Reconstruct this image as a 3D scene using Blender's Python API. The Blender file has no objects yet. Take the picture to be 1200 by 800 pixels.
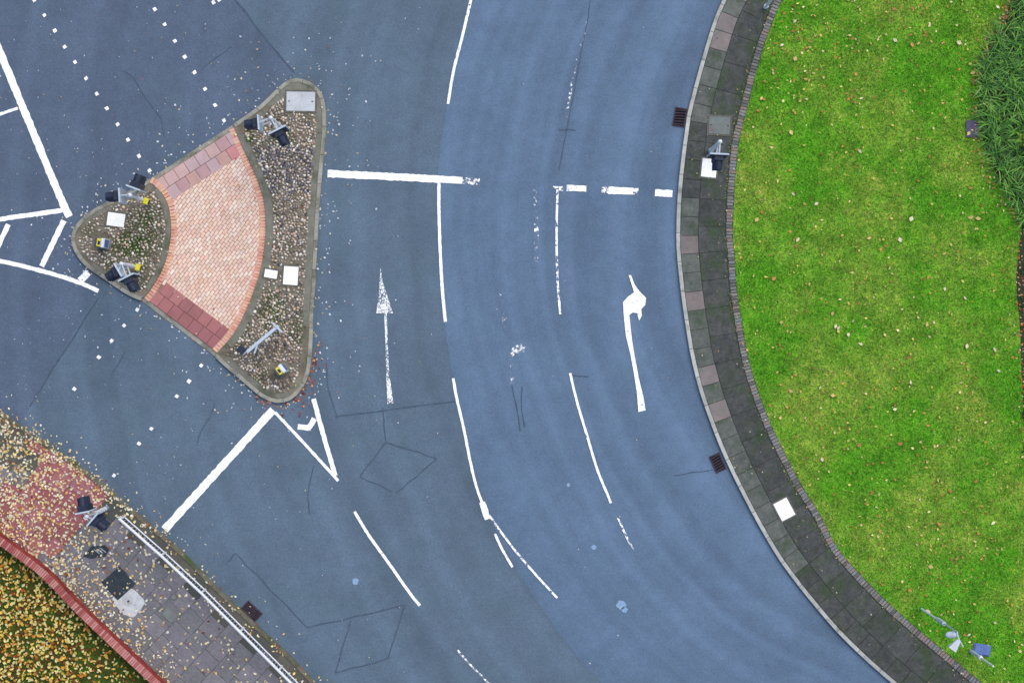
import bpy, bmesh, math, random
import numpy as np
from mathutils import Vector, Matrix
from mathutils.geometry import delaunay_2d_cdt
R = math.radians
random.seed(7)
rng = np.random.default_rng(11)
S = bpy.context.scene
COL = S.collection

# ------------------------------------------------------------------ camera, sky, sun, exposure
H = 68.0                     # drone height in metres
PPM = 37.5                   # photo pixels per metre on the ground
cam_d = bpy.data.cameras.new('camera'); cam = bpy.data.objects.new('camera', cam_d); COL.objects.link(cam)
cam.location = (0, 0, H); cam.rotation_euler = (0, 0, 0)
cam_d.sensor_fit = 'HORIZONTAL'; cam_d.angle = 2*math.atan(16.0/H)
cam_d.clip_start = 0.5; cam_d.clip_end = 2000
S.camera = cam
SUN_EL, SUN_AZ = R(58), R(35)           # direction the light comes from: up-right of the picture
W = bpy.data.worlds.new('World'); S.world = W; W.use_nodes = True
wn = W.node_tree.nodes; wl = W.node_tree.links
bgn = wn['Background']
sky = wn.new('ShaderNodeTexSky'); sky.sky_type = 'NISHITA'; sky.sun_disc = False
sky.sun_elevation = SUN_EL; sky.sun_rotation = SUN_AZ
sky.air_density = 1.0; sky.dust_density = 2.0; sky.ozone_density = 1.0
wl.new(sky.outputs[0], bgn.inputs[0]); bgn.inputs[1].default_value = 0.12
sd = bpy.data.lights.new('sun', 'SUN'); sd.energy = 1.2; sd.angle = R(55); sd.color = (1, .95, .88)
sun = bpy.data.objects.new('sun', sd); COL.objects.link(sun)
sv = Vector((math.sin(SUN_AZ)*math.cos(SUN_EL), math.cos(SUN_AZ)*math.cos(SUN_EL), math.sin(SUN_EL)))
sun.rotation_euler = sv.to_track_quat('Z', 'Y').to_euler()
sun.location = (0, 0, 90)
S.view_settings.view_transform = 'Standard'; S.view_settings.look = 'None'
S.view_settings.exposure = 1.12; S.view_settings.gamma = 1
S.render.engine = 'CYCLES'
E = np.array([1.70, 1.70, 1.70])        # what a white horizontal surface shows, linear: measured in a test render

# ------------------------------------------------------------------ small maths
def P(px, py, h=0.0):
    k = (1 - h/H)/PPM
    return ((px-600)*k, (400-py)*k)
def PL(pts, h=0.0): return [P(x, y, h) for x, y in pts]
def lin(c):
    c = np.array(c)/255.0
    return np.where(c <= .04045, c/12.92, ((c+.055)/1.055)**2.4)
def alb(c, k=1.0):
    a = np.clip(lin(c)/E*k, 0.004, .86); return (float(a[0]), float(a[1]), float(a[2]), 1)
def catmull(pts, n=16, closed=False):
    p = [np.array(q, float) for q in pts]; out = []
    N = len(p); rngi = range(N if closed else N-1)
    for i in rngi:
        if closed: a, b, c, d = p[i-1], p[i], p[(i+1) % N], p[(i+2) % N]
        else:
            b, c = p[i], p[i+1]
            a = p[i-1] if i else 2*b-c
            d = p[i+2] if i+2 < N else 2*c-b
        for k in range(n):
            t = k/n
            out.append(.5*((2*b)+(-a+c)*t+(2*a-5*b+4*c-d)*t*t+(-a+3*b-3*c+d)*t**3))
    if not closed: out.append(p[-1])
    return np.array(out)
class Curve:
    """smooth planar curve by arc length; normal points to the left of travel"""
    def __init__(s, pts, n=16, smooth=True):
        s.p = catmull(pts, n) if smooth else np.array(pts, float)
        d = np.linalg.norm(np.diff(s.p, axis=0), axis=1)
        s.s = np.concatenate([[0], np.cumsum(d)]); s.L = s.s[-1]
    def at(s, t):
        if t > s.L: d = s.p[-1]-s.p[-2]; return s.p[-1]+d/np.linalg.norm(d)*(t-s.L)
        return np.array([np.interp(t, s.s, s.p[:, 0]), np.interp(t, s.s, s.p[:, 1])])
    def tan(s, t, e=.05):
        t = min(max(t, 0), s.L)
        v = s.at(min(t+e, s.L))-s.at(max(t-e, 0)); return v/np.linalg.norm(v)
    def nor(s, t):
        v = s.tan(t); return np.array([-v[1], v[0]])
    def off(s, t, o): return s.at(t)+s.nor(t)*o
    def near(s, q):
        d = np.linalg.norm(s.p-np.array(q), axis=1); return s.s[int(np.argmin(d))]
    def line(s, t0, t1, o=0, step=.25):
        n = max(2, int(math.ceil((t1-t0)/step))+1)
        return [s.off(t, o) for t in np.linspace(t0, t1, n)]
def inside(poly, x, y):
    poly = np.asarray(poly); x = np.asarray(x); y = np.asarray(y)
    r = np.zeros(x.shape, bool); n = len(poly); j = n-1
    for i in range(n):
        xi, yi = poly[i]; xj, yj = poly[j]
        if yi != yj:
            r ^= ((yi > y) != (yj > y)) & (x < (xj-xi)*(y-yi)/(yj-yi)+xi)
        j = i
    return r
def dist_line(poly, x, y):
    poly = np.asarray(poly); best = np.full(np.shape(x), 1e9)
    for a, b in zip(poly[:-1], poly[1:]):
        d = b-a; L = max(float(d@d), 1e-12)
        t = np.clip(((x-a[0])*d[0]+(y-a[1])*d[1])/L, 0, 1)
        best = np.minimum(best, np.hypot(x-a[0]-t*d[0], y-a[1]-t*d[1]))
    return best

# ------------------------------------------------------------------ materials
def mat(name, base=None, rough=.85, spec=.25, metal=0.0):
    m = bpy.data.materials.new(name); m.use_nodes = True
    b = m.node_tree.nodes['Principled BSDF']
    b.inputs['Roughness'].default_value = rough; b.inputs['Specular IOR Level'].default_value = spec
    b.inputs['Metallic'].default_value = metal
    if base is not None: b.inputs['Base Color'].default_value = base
    return m, m.node_tree.nodes, m.node_tree.links, b
def mix(n, l, f, a, b, mode='MIX'):
    x = n.new('ShaderNodeMix'); x.data_type = 'RGBA'; x.blend_type = mode
    for i, v in ((0, f), (6, a), (7, b)):
        if hasattr(v, 'is_output'): l.new(v, x.inputs[i])
        else: x.inputs[i].default_value = v
    return x.outputs[2]
def math_n(n, l, op, a, b=None):
    x = n.new('ShaderNodeMath'); x.operation = op
    for i, v in enumerate((a, b)):
        if v is None: continue
        if hasattr(v, 'is_output'): l.new(v, x.inputs[i])
        else: x.inputs[i].default_value = v
    return x.outputs[0]
def noise(n, l, scale, detail=3, rough=.55, vec=None, dim='3D'):
    t = n.new('ShaderNodeTexNoise'); t.noise_dimensions = dim
    t.inputs['Scale'].default_value = scale; t.inputs['Detail'].default_value = detail; t.inputs['Roughness'].default_value = rough
    if vec is not None: l.new(vec, t.inputs['W' if dim == '1D' else 'Vector'])
    return t.outputs[0]
def ramp(n, l, f, stops, interp='LINEAR'):
    r = n.new('ShaderNodeValToRGB'); r.color_ramp.interpolation = interp
    el = r.color_ramp.elements
    while len(el) < len(stops): el.new(.5)
    for e, (p, c) in zip(el, stops):
        e.position = p; e.color = c if len(c) == 4 else (*c, 1)
    l.new(f, r.inputs[0]); return r.outputs[0]
def geo(n): return n.new('ShaderNodeNewGeometry').outputs['Position']
def grey(v): return (v, v, v, 1)
def bump(n, l, b, h, strength=.3, dist=.01):
    u = n.new('ShaderNodeBump'); u.inputs['Strength'].default_value = strength; u.inputs['Distance'].default_value = dist
    l.new(h, u.inputs['Height']); l.new(u.outputs[0], b.inputs['Normal'])

LANE_C = P(1230, 262)        # centre the carriageway bends round
def asphalt(name, c, streak=.10, blotch=.12, warm=None):
    m, n, l, b = mat(name, rough=.82, spec=.3)
    g = geo(n)
    a = alb(c)
    col = ramp(n, l, noise(n, l, .45, 4, .6, g), [(.3, tuple(v*(1-blotch) for v in a[:3])), (.7, tuple(v*(1+blotch) for v in a[:3]))])
    col = mix(n, l, 1.0, col, ramp(n, l, noise(n, l, 2.6, 5, .65, g), [(.25, grey(.90)), (.75, grey(1.10))]), 'MULTIPLY')
    # tyre-polished bands along the bend
    vm = n.new('ShaderNodeVectorMath'); vm.operation = 'DISTANCE'; l.new(g, vm.inputs[0]); vm.inputs[1].default_value = (*LANE_C, 0)
    jit = math_n(n, l, 'MULTIPLY', noise(n, l, .12, 2, .5, g), 1.2)
    rad = math_n(n, l, 'ADD', vm.outputs['Value'], jit)
    col = mix(n, l, 1.0, col, ramp(n, l, noise(n, l, 1.1, 2, .5, rad, '1D'), [(.3, grey(1-streak)), (.7, grey(1+streak*.7))]), 'MULTIPLY')
    # stone chippings
    fine = noise(n, l, 38, 3, .7, g)
    col = mix(n, l, 1.0, col, ramp(n, l, fine, [(.25, grey(.74)), (.5, grey(1.0)), (.78, grey(1.3))]), 'MULTIPLY')
    col = mix(n, l, 1.0, col, ramp(n, l, noise(n, l, 15, 4, .75, g), [(.25, grey(.78)), (.75, grey(1.22))]), 'MULTIPLY')
    # greenish weathering
    col = mix(n, l, ramp(n, l, noise(n, l, .8, 3, .6, g), [(.45, grey(0)), (.75, grey(.5))]), col, mix(n, l, 1.0, col, (.93, 1.02, .92, 1), 'MULTIPLY'))
    l.new(col, b.inputs['Base Color'])
    bump(n, l, b, fine, .35, .008)
    return m
def mottled(name, c0, c1, scale=3.0, c2=None, s2=.6, lim2=(.5, .7), fine=(.85, 1.15), fs=30, rough=.9, rnd=0.0, k=1.0, bmp=.25):
    m, n, l, b = mat(name, rough=rough)
    g = geo(n)
    col = ramp(n, l, noise(n, l, scale, 4, .6, g), [(.3, alb(c0, k)), (.7, alb(c1, k))])
    if c2 is not None:
        col = mix(n, l, ramp(n, l, noise(n, l, s2, 5, .65, g), [(lim2[0], grey(0)), (lim2[1], grey(1))]), col, alb(c2, k))
    f = noise(n, l, fs, 3, .65, g)
    col = mix(n, l, 1.0, col, ramp(n, l, f, [(.25, grey(fine[0])), (.75, grey(fine[1]))]), 'MULTIPLY')
    if rnd:
        oi = n.new('ShaderNodeObjectInfo')
        col = mix(n, l, 1.0, col, ramp(n, l, oi.outputs['Random'], [(0, grey(1-rnd)), (1, grey(1+rnd))]), 'MULTIPLY')
    l.new(col, b.inputs['Base Color'])
    if bmp: bump(n, l, b, f, bmp, .006)
    return m
def palette_mat(name, cols, k=1.0, rough=.9, fine=(.85, 1.12), fs=35):
    """one colour per object, picked by chance from the palette"""
    m, n, l, b = mat(name, rough=rough)
    g = geo(n); oi = n.new('ShaderNodeObjectInfo')
    st = [(i/len(cols), alb(c, k)) for i, c in enumerate(cols)]
    col = ramp(n, l, oi.outputs['Random'], st, 'CONSTANT')
    f = noise(n, l, fs, 3, .65, g)
    col = mix(n, l, 1.0, col, ramp(n, l, f, [(.25, grey(fine[0])), (.75, grey(fine[1]))]), 'MULTIPLY')
    col = mix(n, l, 1.0, col, ramp(n, l, noise(n, l, 2.2, 3, .6, g), [(.3, grey(.9)), (.7, grey(1.08))]), 'MULTIPLY')
    l.new(col, b.inputs['Base Color']); bump(n, l, b, f, .2, .004)
    return m
def attr_mat(name, rough=.75, trans=0.0, patch=None, spec=.2):
    """colour stored on the mesh for each leaf, blade or stone"""
    m, n, l, b = mat(name, rough=rough, spec=spec)
    a = n.new('ShaderNodeAttribute'); a.attribute_name = 'tint'
    col = a.outputs['Color']
    if patch:
        col = patch(n, l, col)
    l.new(col, b.inputs['Base Color'])
    if trans:
        b.inputs['Subsurface Weight'].default_value = 0
        t = n.new('ShaderNodeBsdfTranslucent'); l.new(col, t.inputs[0])
        ms = n.new('ShaderNodeMixShader'); ms.inputs[0].default_value = trans
        l.new(b.outputs[0], ms.inputs[1]); l.new(t.outputs[0], ms.inputs[2])
        l.new(ms.outputs[0], n['Material Output'].inputs[0])
    return m
def paint(name, wear, c=(252, 252, 250), scale=9.0):
    """road paint: wear is the share of paint scuffed off in patches"""
    m, n, l, b = mat(name, rough=.7)
    g = geo(n)
    f = noise(n, l, 14, 3, .6, g)
    l.new(ramp(n, l, f, [(.3, alb(tuple(v*.93 for v in c), 1)), (.6, (.80, .80, .79, 1))]), b.inputs['Base Color'])
    big = noise(n, l, scale, 6, .72, g); mid = noise(n, l, 1.6, 2, .5, g)
    v = math_n(n, l, 'ADD', math_n(n, l, 'MULTIPLY', big, .75), math_n(n, l, 'MULTIPLY', mid, .25))
    lo = .29+.42*wear
    mask = ramp(n, l, v, [(max(0, lo-.025), grey(0)), (lo+.035, grey(1))])
    tr = n.new('ShaderNodeBsdfTransparent'); ms = n.new('ShaderNodeMixShader')
    l.new(mask, ms.inputs[0]); l.new(tr.outputs[0], ms.inputs[1]); l.new(b.outputs[0], ms.inputs[2])
    l.new(ms.outputs[0], n['Material Output'].inputs[0])
    return m

M = {}
M['road'] = asphalt('blue grey asphalt', (99, 122, 147), streak=.14)
M['road_mid'] = asphalt('grey blue asphalt', (95, 114, 131), streak=.11)
M['road_dark'] = asphalt('darker resurfaced asphalt', (90, 105, 125), streak=.07, blotch=.14)
M['tar'] = mottled('tar joint', (68, 82, 100), (86, 104, 124), 6)
for i, w in enumerate((.0, .22, .38, .52, .64, .76)): M['paint%d' % i] = paint('road paint wear %d' % i, w)
M['paint_arrow'] = paint('streaky arrow paint', .47, scale=24.0)
M['ground'] = mottled('far ground', (75, 110, 45), (95, 125, 60), .2)
def lawn_patch(n, l, col):
    g = geo(n)
    big = ramp(n, l, noise(n, l, .30, 5, .65, g), [(.42, grey(0)), (.60, grey(1))])
    col = mix(n, l, big, col, mix(n, l, 1.0, col, (2.15, 1.12, 3.0, 1), 'MULTIPLY'))
    sm = ramp(n, l, noise(n, l, 1.7, 5, .7, g), [(.28, grey(.66)), (.72, grey(1.26))])
    col = mix(n, l, 1.0, col, sm, 'MULTIPLY')
    dry = ramp(n, l, noise(n, l, 3.4, 5, .75, g), [(.54, grey(0)), (.74, grey(.7))])
    return mix(n, l, dry, col, mix(n, l, 1.0, col, (2.1, 1.0, 2.0, 1), 'MULTIPLY'))
m_, n_, l_, b_ = mat('lawn soil and thatch', rough=.95)
l_.new(lawn_patch(n_, l_, ramp(n_, l_, noise(n_, l_, 16, 4, .7, geo(n_)), [(.3, alb((80, 150, 16))), (.7, alb((118, 190, 38)))])), b_.inputs['Base Color'])
M['lawn'] = m_
M['blade'] = attr_mat('grass blade', .7, .25, lawn_patch)
M['strap'] = attr_mat('strap leaf', .5, .2)
M['leaf'] = attr_mat('fallen leaf', .75, .15)
M['stone'] = attr_mat('cobble', .8)
M['weed'] = attr_mat('weed', .8, .1)
M['verge'] = mottled('verge soil', (64, 62, 26), (84, 110, 30), 2.0, (88, 60, 30), 1.2)
M['bedding'] = mottled('dark bedding', (58, 62, 58), (76, 78, 72), 5)
M['joint_grey'] = mottled('footway joint', (98, 96, 97), (112, 110, 111), 5)
M['bed_pink'] = mottled('paver joint sand', (150, 118, 106), (172, 138, 122), 8)
M['mortar'] = mottled('mossy mortar', (108, 101, 86), (148, 139, 121), 3.5, (88, 94, 66), 1.1, (.5, .66), (.75, 1.2), 22)
M['margin'] = mottled('concrete margin', (118, 116, 102), (140, 138, 124), 4, (94, 100, 76), 1.5, (.52, .68))
M['kerb_pale'] = mottled('pale concrete kerb', (176, 176, 168), (204, 202, 192), 3, (138, 138, 124), 2.2, (.52, .72), rnd=.10)
M['kerb_isl'] = mottled('weathered island kerb', (150, 148, 134), (180, 176, 162), 3, (112, 112, 92), 2.0, (.48, .66), rnd=.08)
M['kerb_moss'] = mottled('mossy kerb', (96, 94, 78), (128, 122, 104), 3, (74, 92, 46), 2.0, (.52, .66), rnd=.10)
M['slab_dark'] = mottled('dark damp flagstone', (64, 68, 66), (92, 93, 88), 4.5, (64, 80, 52), 1.5, (.48, .68), (.7, 1.3), 14, rnd=.10)
M['slab_mid'] = mottled('grey green flagstone', (86, 94, 86), (116, 118, 110), 4.5, (72, 86, 66), 1.8, (.5, .7), (.74, 1.26), rnd=.10)
M['slab_pale'] = mottled('paler pinkish flagstone', (128, 118, 114), (150, 138, 132), 4, (112, 116, 106), 2, rnd=.08)
M['edge_brick'] = palette_mat('edging brick', [(130, 128, 124), (150, 144, 138), (108, 107, 105), (148, 130, 122), (136, 137, 138)], fine=(.75, 1.2))
M['paver'] = palette_mat('peach paving brick', [(252, 220, 198), (246, 212, 188), (254, 228, 206), (248, 206, 180), (252, 218, 192), (246, 204, 184)])
M['paver_rest'] = M['paver']
M['border_brick'] = palette_mat('orange border brick', [(240, 182, 152), (244, 194, 160), (236, 172, 144), (244, 188, 164), (232, 166, 142)])
M['slab_pink'] = palette_mat('pale pink paving slab', [(208, 168, 164), (214, 178, 170), (200, 160, 158), (216, 148, 146), (212, 170, 156), (206, 176, 174)])
M['slab_red'] = palette_mat('dull red paving slab', [(182, 120, 116), (172, 112, 112), (190, 128, 122), (166, 110, 108)])
M['tact_red'] = palette_mat('red tactile slab', [(172, 106, 104), (164, 98, 100), (178, 114, 112), (168, 110, 116), (160, 98, 96)])
M['slab_grey'] = palette_mat('purple grey slab', [(130, 126, 129), (126, 124, 126), (135, 131, 134), (122, 121, 123), (129, 125, 130)], fine=(.74, 1.26), fs=14)
M['slab_moss'] = palette_mat('dark mossy slab', [(94, 94, 84), (86, 88, 80), (100, 98, 88)], fine=(.75, 1.2))
M['wall_brick'] = palette_mat('red wall brick', [(158, 60, 52), (140, 48, 44), (172, 76, 66), (148, 56, 54)])
M['cope_brick'] = palette_mat('pinkish coping brick', [(206, 132, 122), (190, 108, 100), (216, 150, 138), (178, 94, 88), (208, 140, 134)])
M['wall_mortar'] = mottled('wall mortar', (112, 60, 54), (132, 76, 66), 8)
M['lid_white'] = mottled('white concrete lid', (246, 243, 234), (255, 252, 244), 6, (228, 224, 214), 4, (.55, .75), k=1.2)
M['lid_pale'] = mottled('pale grey steel lid', (192, 196, 198), (222, 224, 224), 5, (168, 168, 160), 2.5, (.5, .7))
M['lid_grey'] = mottled('grey lid', (112, 122, 118), (136, 142, 136), 6, (120, 104, 104), 3, (.5, .7))
M['lid_frame'] = mottled('lid frame', (92, 92, 84), (118, 116, 104), 8)
M['lid_dark'] = mottled('dark slate', (44, 54, 62), (60, 70, 76), 6)
M['lid_purple'] = mottled('purple grey plate', (82, 80, 102), (98, 94, 116), 10)
M['lid_blue'] = mottled('faded blue plastic', (88, 112, 168), (112, 134, 186), 6)
M['iron'] = mottled('cast iron', (58, 48, 58), (84, 70, 78), 14)
M['void'] = mat('dark gully', (.006, .006, .008, 1), .95, .1)[0]
M['navy'] = mottled('navy black plastic', (26, 36, 56), (40, 52, 74), 5, rough=.55)
M['steel'] = mottled('galvanised steel', (176, 188, 200), (206, 214, 222), 9, rough=.6, fine=(.92, 1.06))
M['boardback'] = mottled('pale grey board back', (184, 200, 214), (208, 220, 228), 6, rough=.6, fine=(.94, 1.05))
M['white_metal'] = mottled('white painted metal', (232, 236, 240), (248, 248, 250), 6, rough=.55, fine=(.95, 1.04))
M['yellow'] = mottled('yellow plastic', (226, 214, 40), (240, 228, 66), 8, rough=.5)
M['lens_r'] = mat('red lens', (.25, .012, .012, 1), .3, .5)[0]
M['lens_a'] = mat('amber lens', (.35, .12, .01, 1), .3, .5)[0]
M['lens_g'] = mat('green lens', (.01, .16, .08, 1), .3, .5)[0]
M['grey_metal'] = mottled('dull grey metal', (138, 154, 170), (172, 186, 200), 7, rough=.6)
M['rubber'] = mottled('black rubber', (34, 34, 38), (48, 48, 52), 8)
M['bark'] = mottled('dark humus', (44, 50, 30), (66, 70, 42), 6)
M['blot'] = mottled('dried pale spill', (132, 164, 196), (160, 188, 214), 8)

# ------------------------------------------------------------------ objects
def link(name, me, parent=None, m=None, kind=None, label=None, cat=None, group=None, loc=None, rot=None):
    o = bpy.data.objects.new(name, me); COL.objects.link(o)
    if m is not None and me is not None and not me.materials: me.materials.append(m)
    if parent is not None: o.parent = parent
    if kind: o['kind'] = kind
    if label: o['label'] = label
    if cat: o['category'] = cat
    if group: o['group'] = group
    if loc is not None: o.location = loc
    if rot is not None: o.rotation_euler = rot
    return o
def pydata(name, v, f):
    me = bpy.data.meshes.new(name); me.from_pydata([tuple(map(float, q)) for q in v], [], f); me.update(); return me
def dedupe(poly):
    out = []
    for q in poly:
        if not out or math.hypot(q[0]-out[-1][0], q[1]-out[-1][1]) > 1e-3: out.append((float(q[0]), float(q[1])))
    if math.hypot(out[0][0]-out[-1][0], out[0][1]-out[-1][1]) < 1e-3: out.pop()
    return out
def fill(poly):
    """triangles that fill a possibly concave outline"""
    r_ = delaunay_2d_cdt([Vector(q) for q in poly], [], [list(range(len(poly)))], 1, 1e-5)
    tri = []
    for f in r_[2]:
        p = [r_[0][i] for i in f]
        tri.append(f if (p[1]-p[0]).cross(p[2]-p[0]) > 0 else list(f)[::-1])
    return r_[0], tri
def sheet_me(name, poly, z):
    """flat sheet from a (possibly concave) outline"""
    v, f = fill(dedupe(poly))
    return pydata(name, [(q.x, q.y, z) for q in v], [list(t) for t in f])
def prism_me(name, poly, z0, z1, bev=0.0, bottom=False):
    bm = bmesh.new()
    a = 0.0
    for (x0, y0), (x1, y1) in zip(poly, list(poly[1:])+[poly[0]]): a += x0*y1-x1*y0
    pts = dedupe(poly)
    if a < 0: pts = pts[::-1]
    n = len(pts); c = np.mean(np.array(pts), axis=0)
    lo = [bm.verts.new((float(x), float(y), z0)) for x, y in pts]
    if bev:
        mi = [bm.verts.new((float(x), float(y), z1-bev)) for x, y in pts]
        tp = []
        for i in range(n):
            p, q, r = np.array(pts[i-1]), np.array(pts[i]), np.array(pts[(i+1) % n])
            e0 = (q-p)/(np.linalg.norm(q-p)+1e-9); e1 = (r-q)/(np.linalg.norm(r-q)+1e-9)
            nn = np.array([-e0[1]-e1[1], e0[0]+e1[0]]); d = max(.3, 1+float(e0@e1)); nn = nn/d*bev
            tp.append(bm.verts.new((float(q[0]+nn[0]), float(q[1]+nn[1]), z1)))
        rings = [lo, mi, tp]
    else:
        rings = [lo, [bm.verts.new((float(x), float(y), z1)) for x, y in pts]]
    for A, B in zip(rings[:-1], rings[1:]):
        for i in range(n):
            j = (i+1) % n; bm.faces.new((A[i], A[j], B[j], B[i]))
    if n <= 4: bm.faces.new(rings[-1])
    else:
        fv, ft = fill([(v.co.x, v.co.y) for v in rings[-1]])
        tv = [bm.verts.new((q.x, q.y, z1)) for q in fv]
        for t in ft: bm.faces.new([tv[i] for i in t])
        bmesh.ops.remove_doubles(bm, verts=tv+rings[-1], dist=1e-5)
    if bottom: bm.faces.new(lo[::-1])
    me = bpy.data.meshes.new(name); bm.to_mesh(me); bm.free(); return me
class MB:
    """collects boxes and tubes into one mesh"""
    def __init__(s): s.bm = bmesh.new()
    def box(s, cx, cy, cz, sx, sy, sz, rz=0.0, bev=0.0, rx=0.0):
        mt = Matrix.Translation((cx, cy, cz)) @ Matrix.Rotation(rz, 4, 'Z') @ Matrix.Rotation(rx, 4, 'X') @ Matrix.Diagonal((sx, sy, sz, 1))
        r = bmesh.ops.create_cube(s.bm, size=1, matrix=mt)
        if bev:
            ed = list({e for v in r['verts'] for e in v.link_edges})
            bmesh.ops.bevel(s.bm, geom=ed, offset=bev, segments=1, affect='EDGES')
        return s
    def tube(s, p0, p1, r0, r1=None, seg=12):
        p0 = Vector(p0); p1 = Vector(p1); d = p1-p0; r1 = r0 if r1 is None else r1
        mt = Matrix.Translation((p0+p1)/2) @ d.to_track_quat('Z', 'Y').to_matrix().to_4x4()
        bmesh.ops.create_cone(s.bm, cap_ends=True, segments=seg, radius1=r0, radius2=max(r1, 1e-4), depth=d.length, matrix=mt)
        return s
    def ball(s, c, r, sx=1, sy=1, sz=1, sub=2):
        bmesh.ops.create_icosphere(s.bm, subdivisions=sub, radius=r, matrix=Matrix.Translation(c) @ Matrix.Diagonal((sx, sy, sz, 1)))
        return s
    def poly(s, pts, faces):
        v = [s.bm.verts.new(p) for p in pts]
        for f in faces: s.bm.faces.new([v[i] for i in f])
        return s
    def me(s, name, smooth=False):
        bmesh.ops.recalc_face_normals(s.bm, faces=s.bm.faces)
        me = bpy.data.meshes.new(name); s.bm.to_mesh(me); s.bm.free()
        if smooth:
            for p in me.polygons: p.use_smooth = True
        return me
def fast_mesh(name, verts, faces_flat, per, tint):
    """numpy mesh of equal-sided faces with a colour for each vertex"""
    me = bpy.data.meshes.new(name); nv = len(verts); nf = len(faces_flat)//per
    me.vertices.add(nv); me.vertices.foreach_set('co', np.ascontiguousarray(verts, np.float32).ravel())
    me.loops.add(len(faces_flat)); me.loops.foreach_set('vertex_index', np.ascontiguousarray(faces_flat, np.int32))
    me.polygons.add(nf); me.polygons.foreach_set('loop_start', np.arange(0, nf*per, per, dtype=np.int32))
    me.polygons.foreach_set('loop_total', np.full(nf, per, np.int32))
    me.update(calc_edges=True)
    at = me.attributes.new('tint', 'FLOAT_COLOR', 'POINT')
    at.data.foreach_set('color', np.ascontiguousarray(np.c_[tint, np.ones(nv)], np.float32).ravel())
    return me
def pick(pal, n, k=1.0, jit=.12):
    """n albedos drawn from a weighted sRGB palette"""
    c = np.array([lin(p[:3])/E*k for p in pal]); w = np.array([p[3] for p in pal], float); w /= w.sum()
    a = c[rng.choice(len(pal), n, p=w)]
    return np.clip(a*(1+rng.normal(0, jit, (n, 1))), .004, .85)
LEAF_PAL = [(255, 244, 200, 5), (254, 230, 160, 4), (252, 248, 226, 4), (244, 206, 120, 2.5), (226, 166, 88, 1.2), (170, 104, 66, .8), (246, 216, 176, 2), (130, 76, 54, .4)]
LEAF_ROAD = [(240, 242, 244, 4), (206, 216, 226, 3), (240, 232, 200, 2), (226, 200, 140, 1), (190, 130, 90, 1), (160, 170, 178, 2)]
LEAF_LAWN = [(248, 226, 160, 2.5), (240, 214, 120, 2), (222, 160, 80, 2.5), (196, 136, 76, 2.5), (150, 108, 58, 2), (216, 200, 100, 2.5)]
LEAF_VERGE = [(255, 236, 150, 6), (252, 210, 100, 4), (212, 140, 50, 3), (246, 232, 170, 1.6), (150, 84, 40, 2.5), (110, 62, 34, 2), (196, 176, 70, 1.5)]
LEAF_RED = [(206, 96, 56, 3), (228, 140, 70, 2), (150, 62, 50, 2), (236, 190, 150, 1), (120, 50, 46, 1)]
def leaves_me(name, xy, z, pal, size=(.05, .10), tilt=.35, k=1.0):
    n = len(xy); xy = np.asarray(xy); z = np.broadcast_to(z, (n,))
    s = rng.uniform(size[0], size[1], n); a = rng.uniform(0, 6.283, n); w = rng.uniform(.5, .95, n)
    # lobed leaf: base, right, right lobe, tip, left lobe, left, centre
    lx = np.array([-.5, -.15, .12, .55, .12, -.15, 0.]); ly = np.array([0, .34, .42, 0, -.42, -.34, 0.])
    lz = np.array([.0, .10, .14, .02, .14, .10, .0])
    X = lx[None, :]*s[:, None]; Y = ly[None, :]*(s*w)[:, None]
    curl = rng.uniform(.2, 1.6, n)*s
    Z = lz[None, :]*curl[:, None]+.004
    Z += X*rng.normal(0, tilt, n)[:, None]*.6+Y*rng.normal(0, tilt, n)[:, None]*.6
    Z -= Z.min(axis=1, keepdims=True)-.003
    ca, sa = np.cos(a)[:, None], np.sin(a)[:, None]
    V = np.stack([xy[:, :1]+X*ca-Y*sa, xy[:, 1:]+X*sa+Y*ca, z[:, None]+Z], axis=2).reshape(-1, 3)
    tri = np.array([[6, 0, 1], [6, 1, 2], [6, 2, 3], [6, 3, 4], [6, 4, 5], [6, 5, 0]])
    F = (np.arange(n)[:, None, None]*7+tri[None]).ravel()
    t = np.repeat(pick(pal, n, k), 7, axis=0)
    return fast_mesh(name, V, F, 3, t)
def sample_px(n, test, box, h=0.0):
    """n random pixels inside a test region, as ground points"""
    out = []
    while len(out) < n:
        q = rng.uniform((box[0], box[1]), (box[2], box[3]), (max(4*n, 200), 2))
        q = q[test(q[:, 0], q[:, 1])]
        out.extend(q.tolist())
    q = np.array(out[:n]); k = (1-h/H)/PPM
    return np.c_[(q[:, 0]-600)*k, (400-q[:, 1])*k]

# ================================================================== SETTING
g = link('ground', pydata('ground', [(-400, -400, -.06), (400, -400, -.06), (400, 400, -.06), (-400, 400, -.06)], [(0, 1, 2, 3)]), m=M['ground'], kind='structure')
road = link('road', pydata('road', [(-45, -30, 0), (45, -30, 0), (45, 30, 0), (-45, 30, 0)], [(0, 1, 2, 3)]), m=M['road'], kind='structure', label='blue grey asphalt road bending round the lawn')

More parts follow.
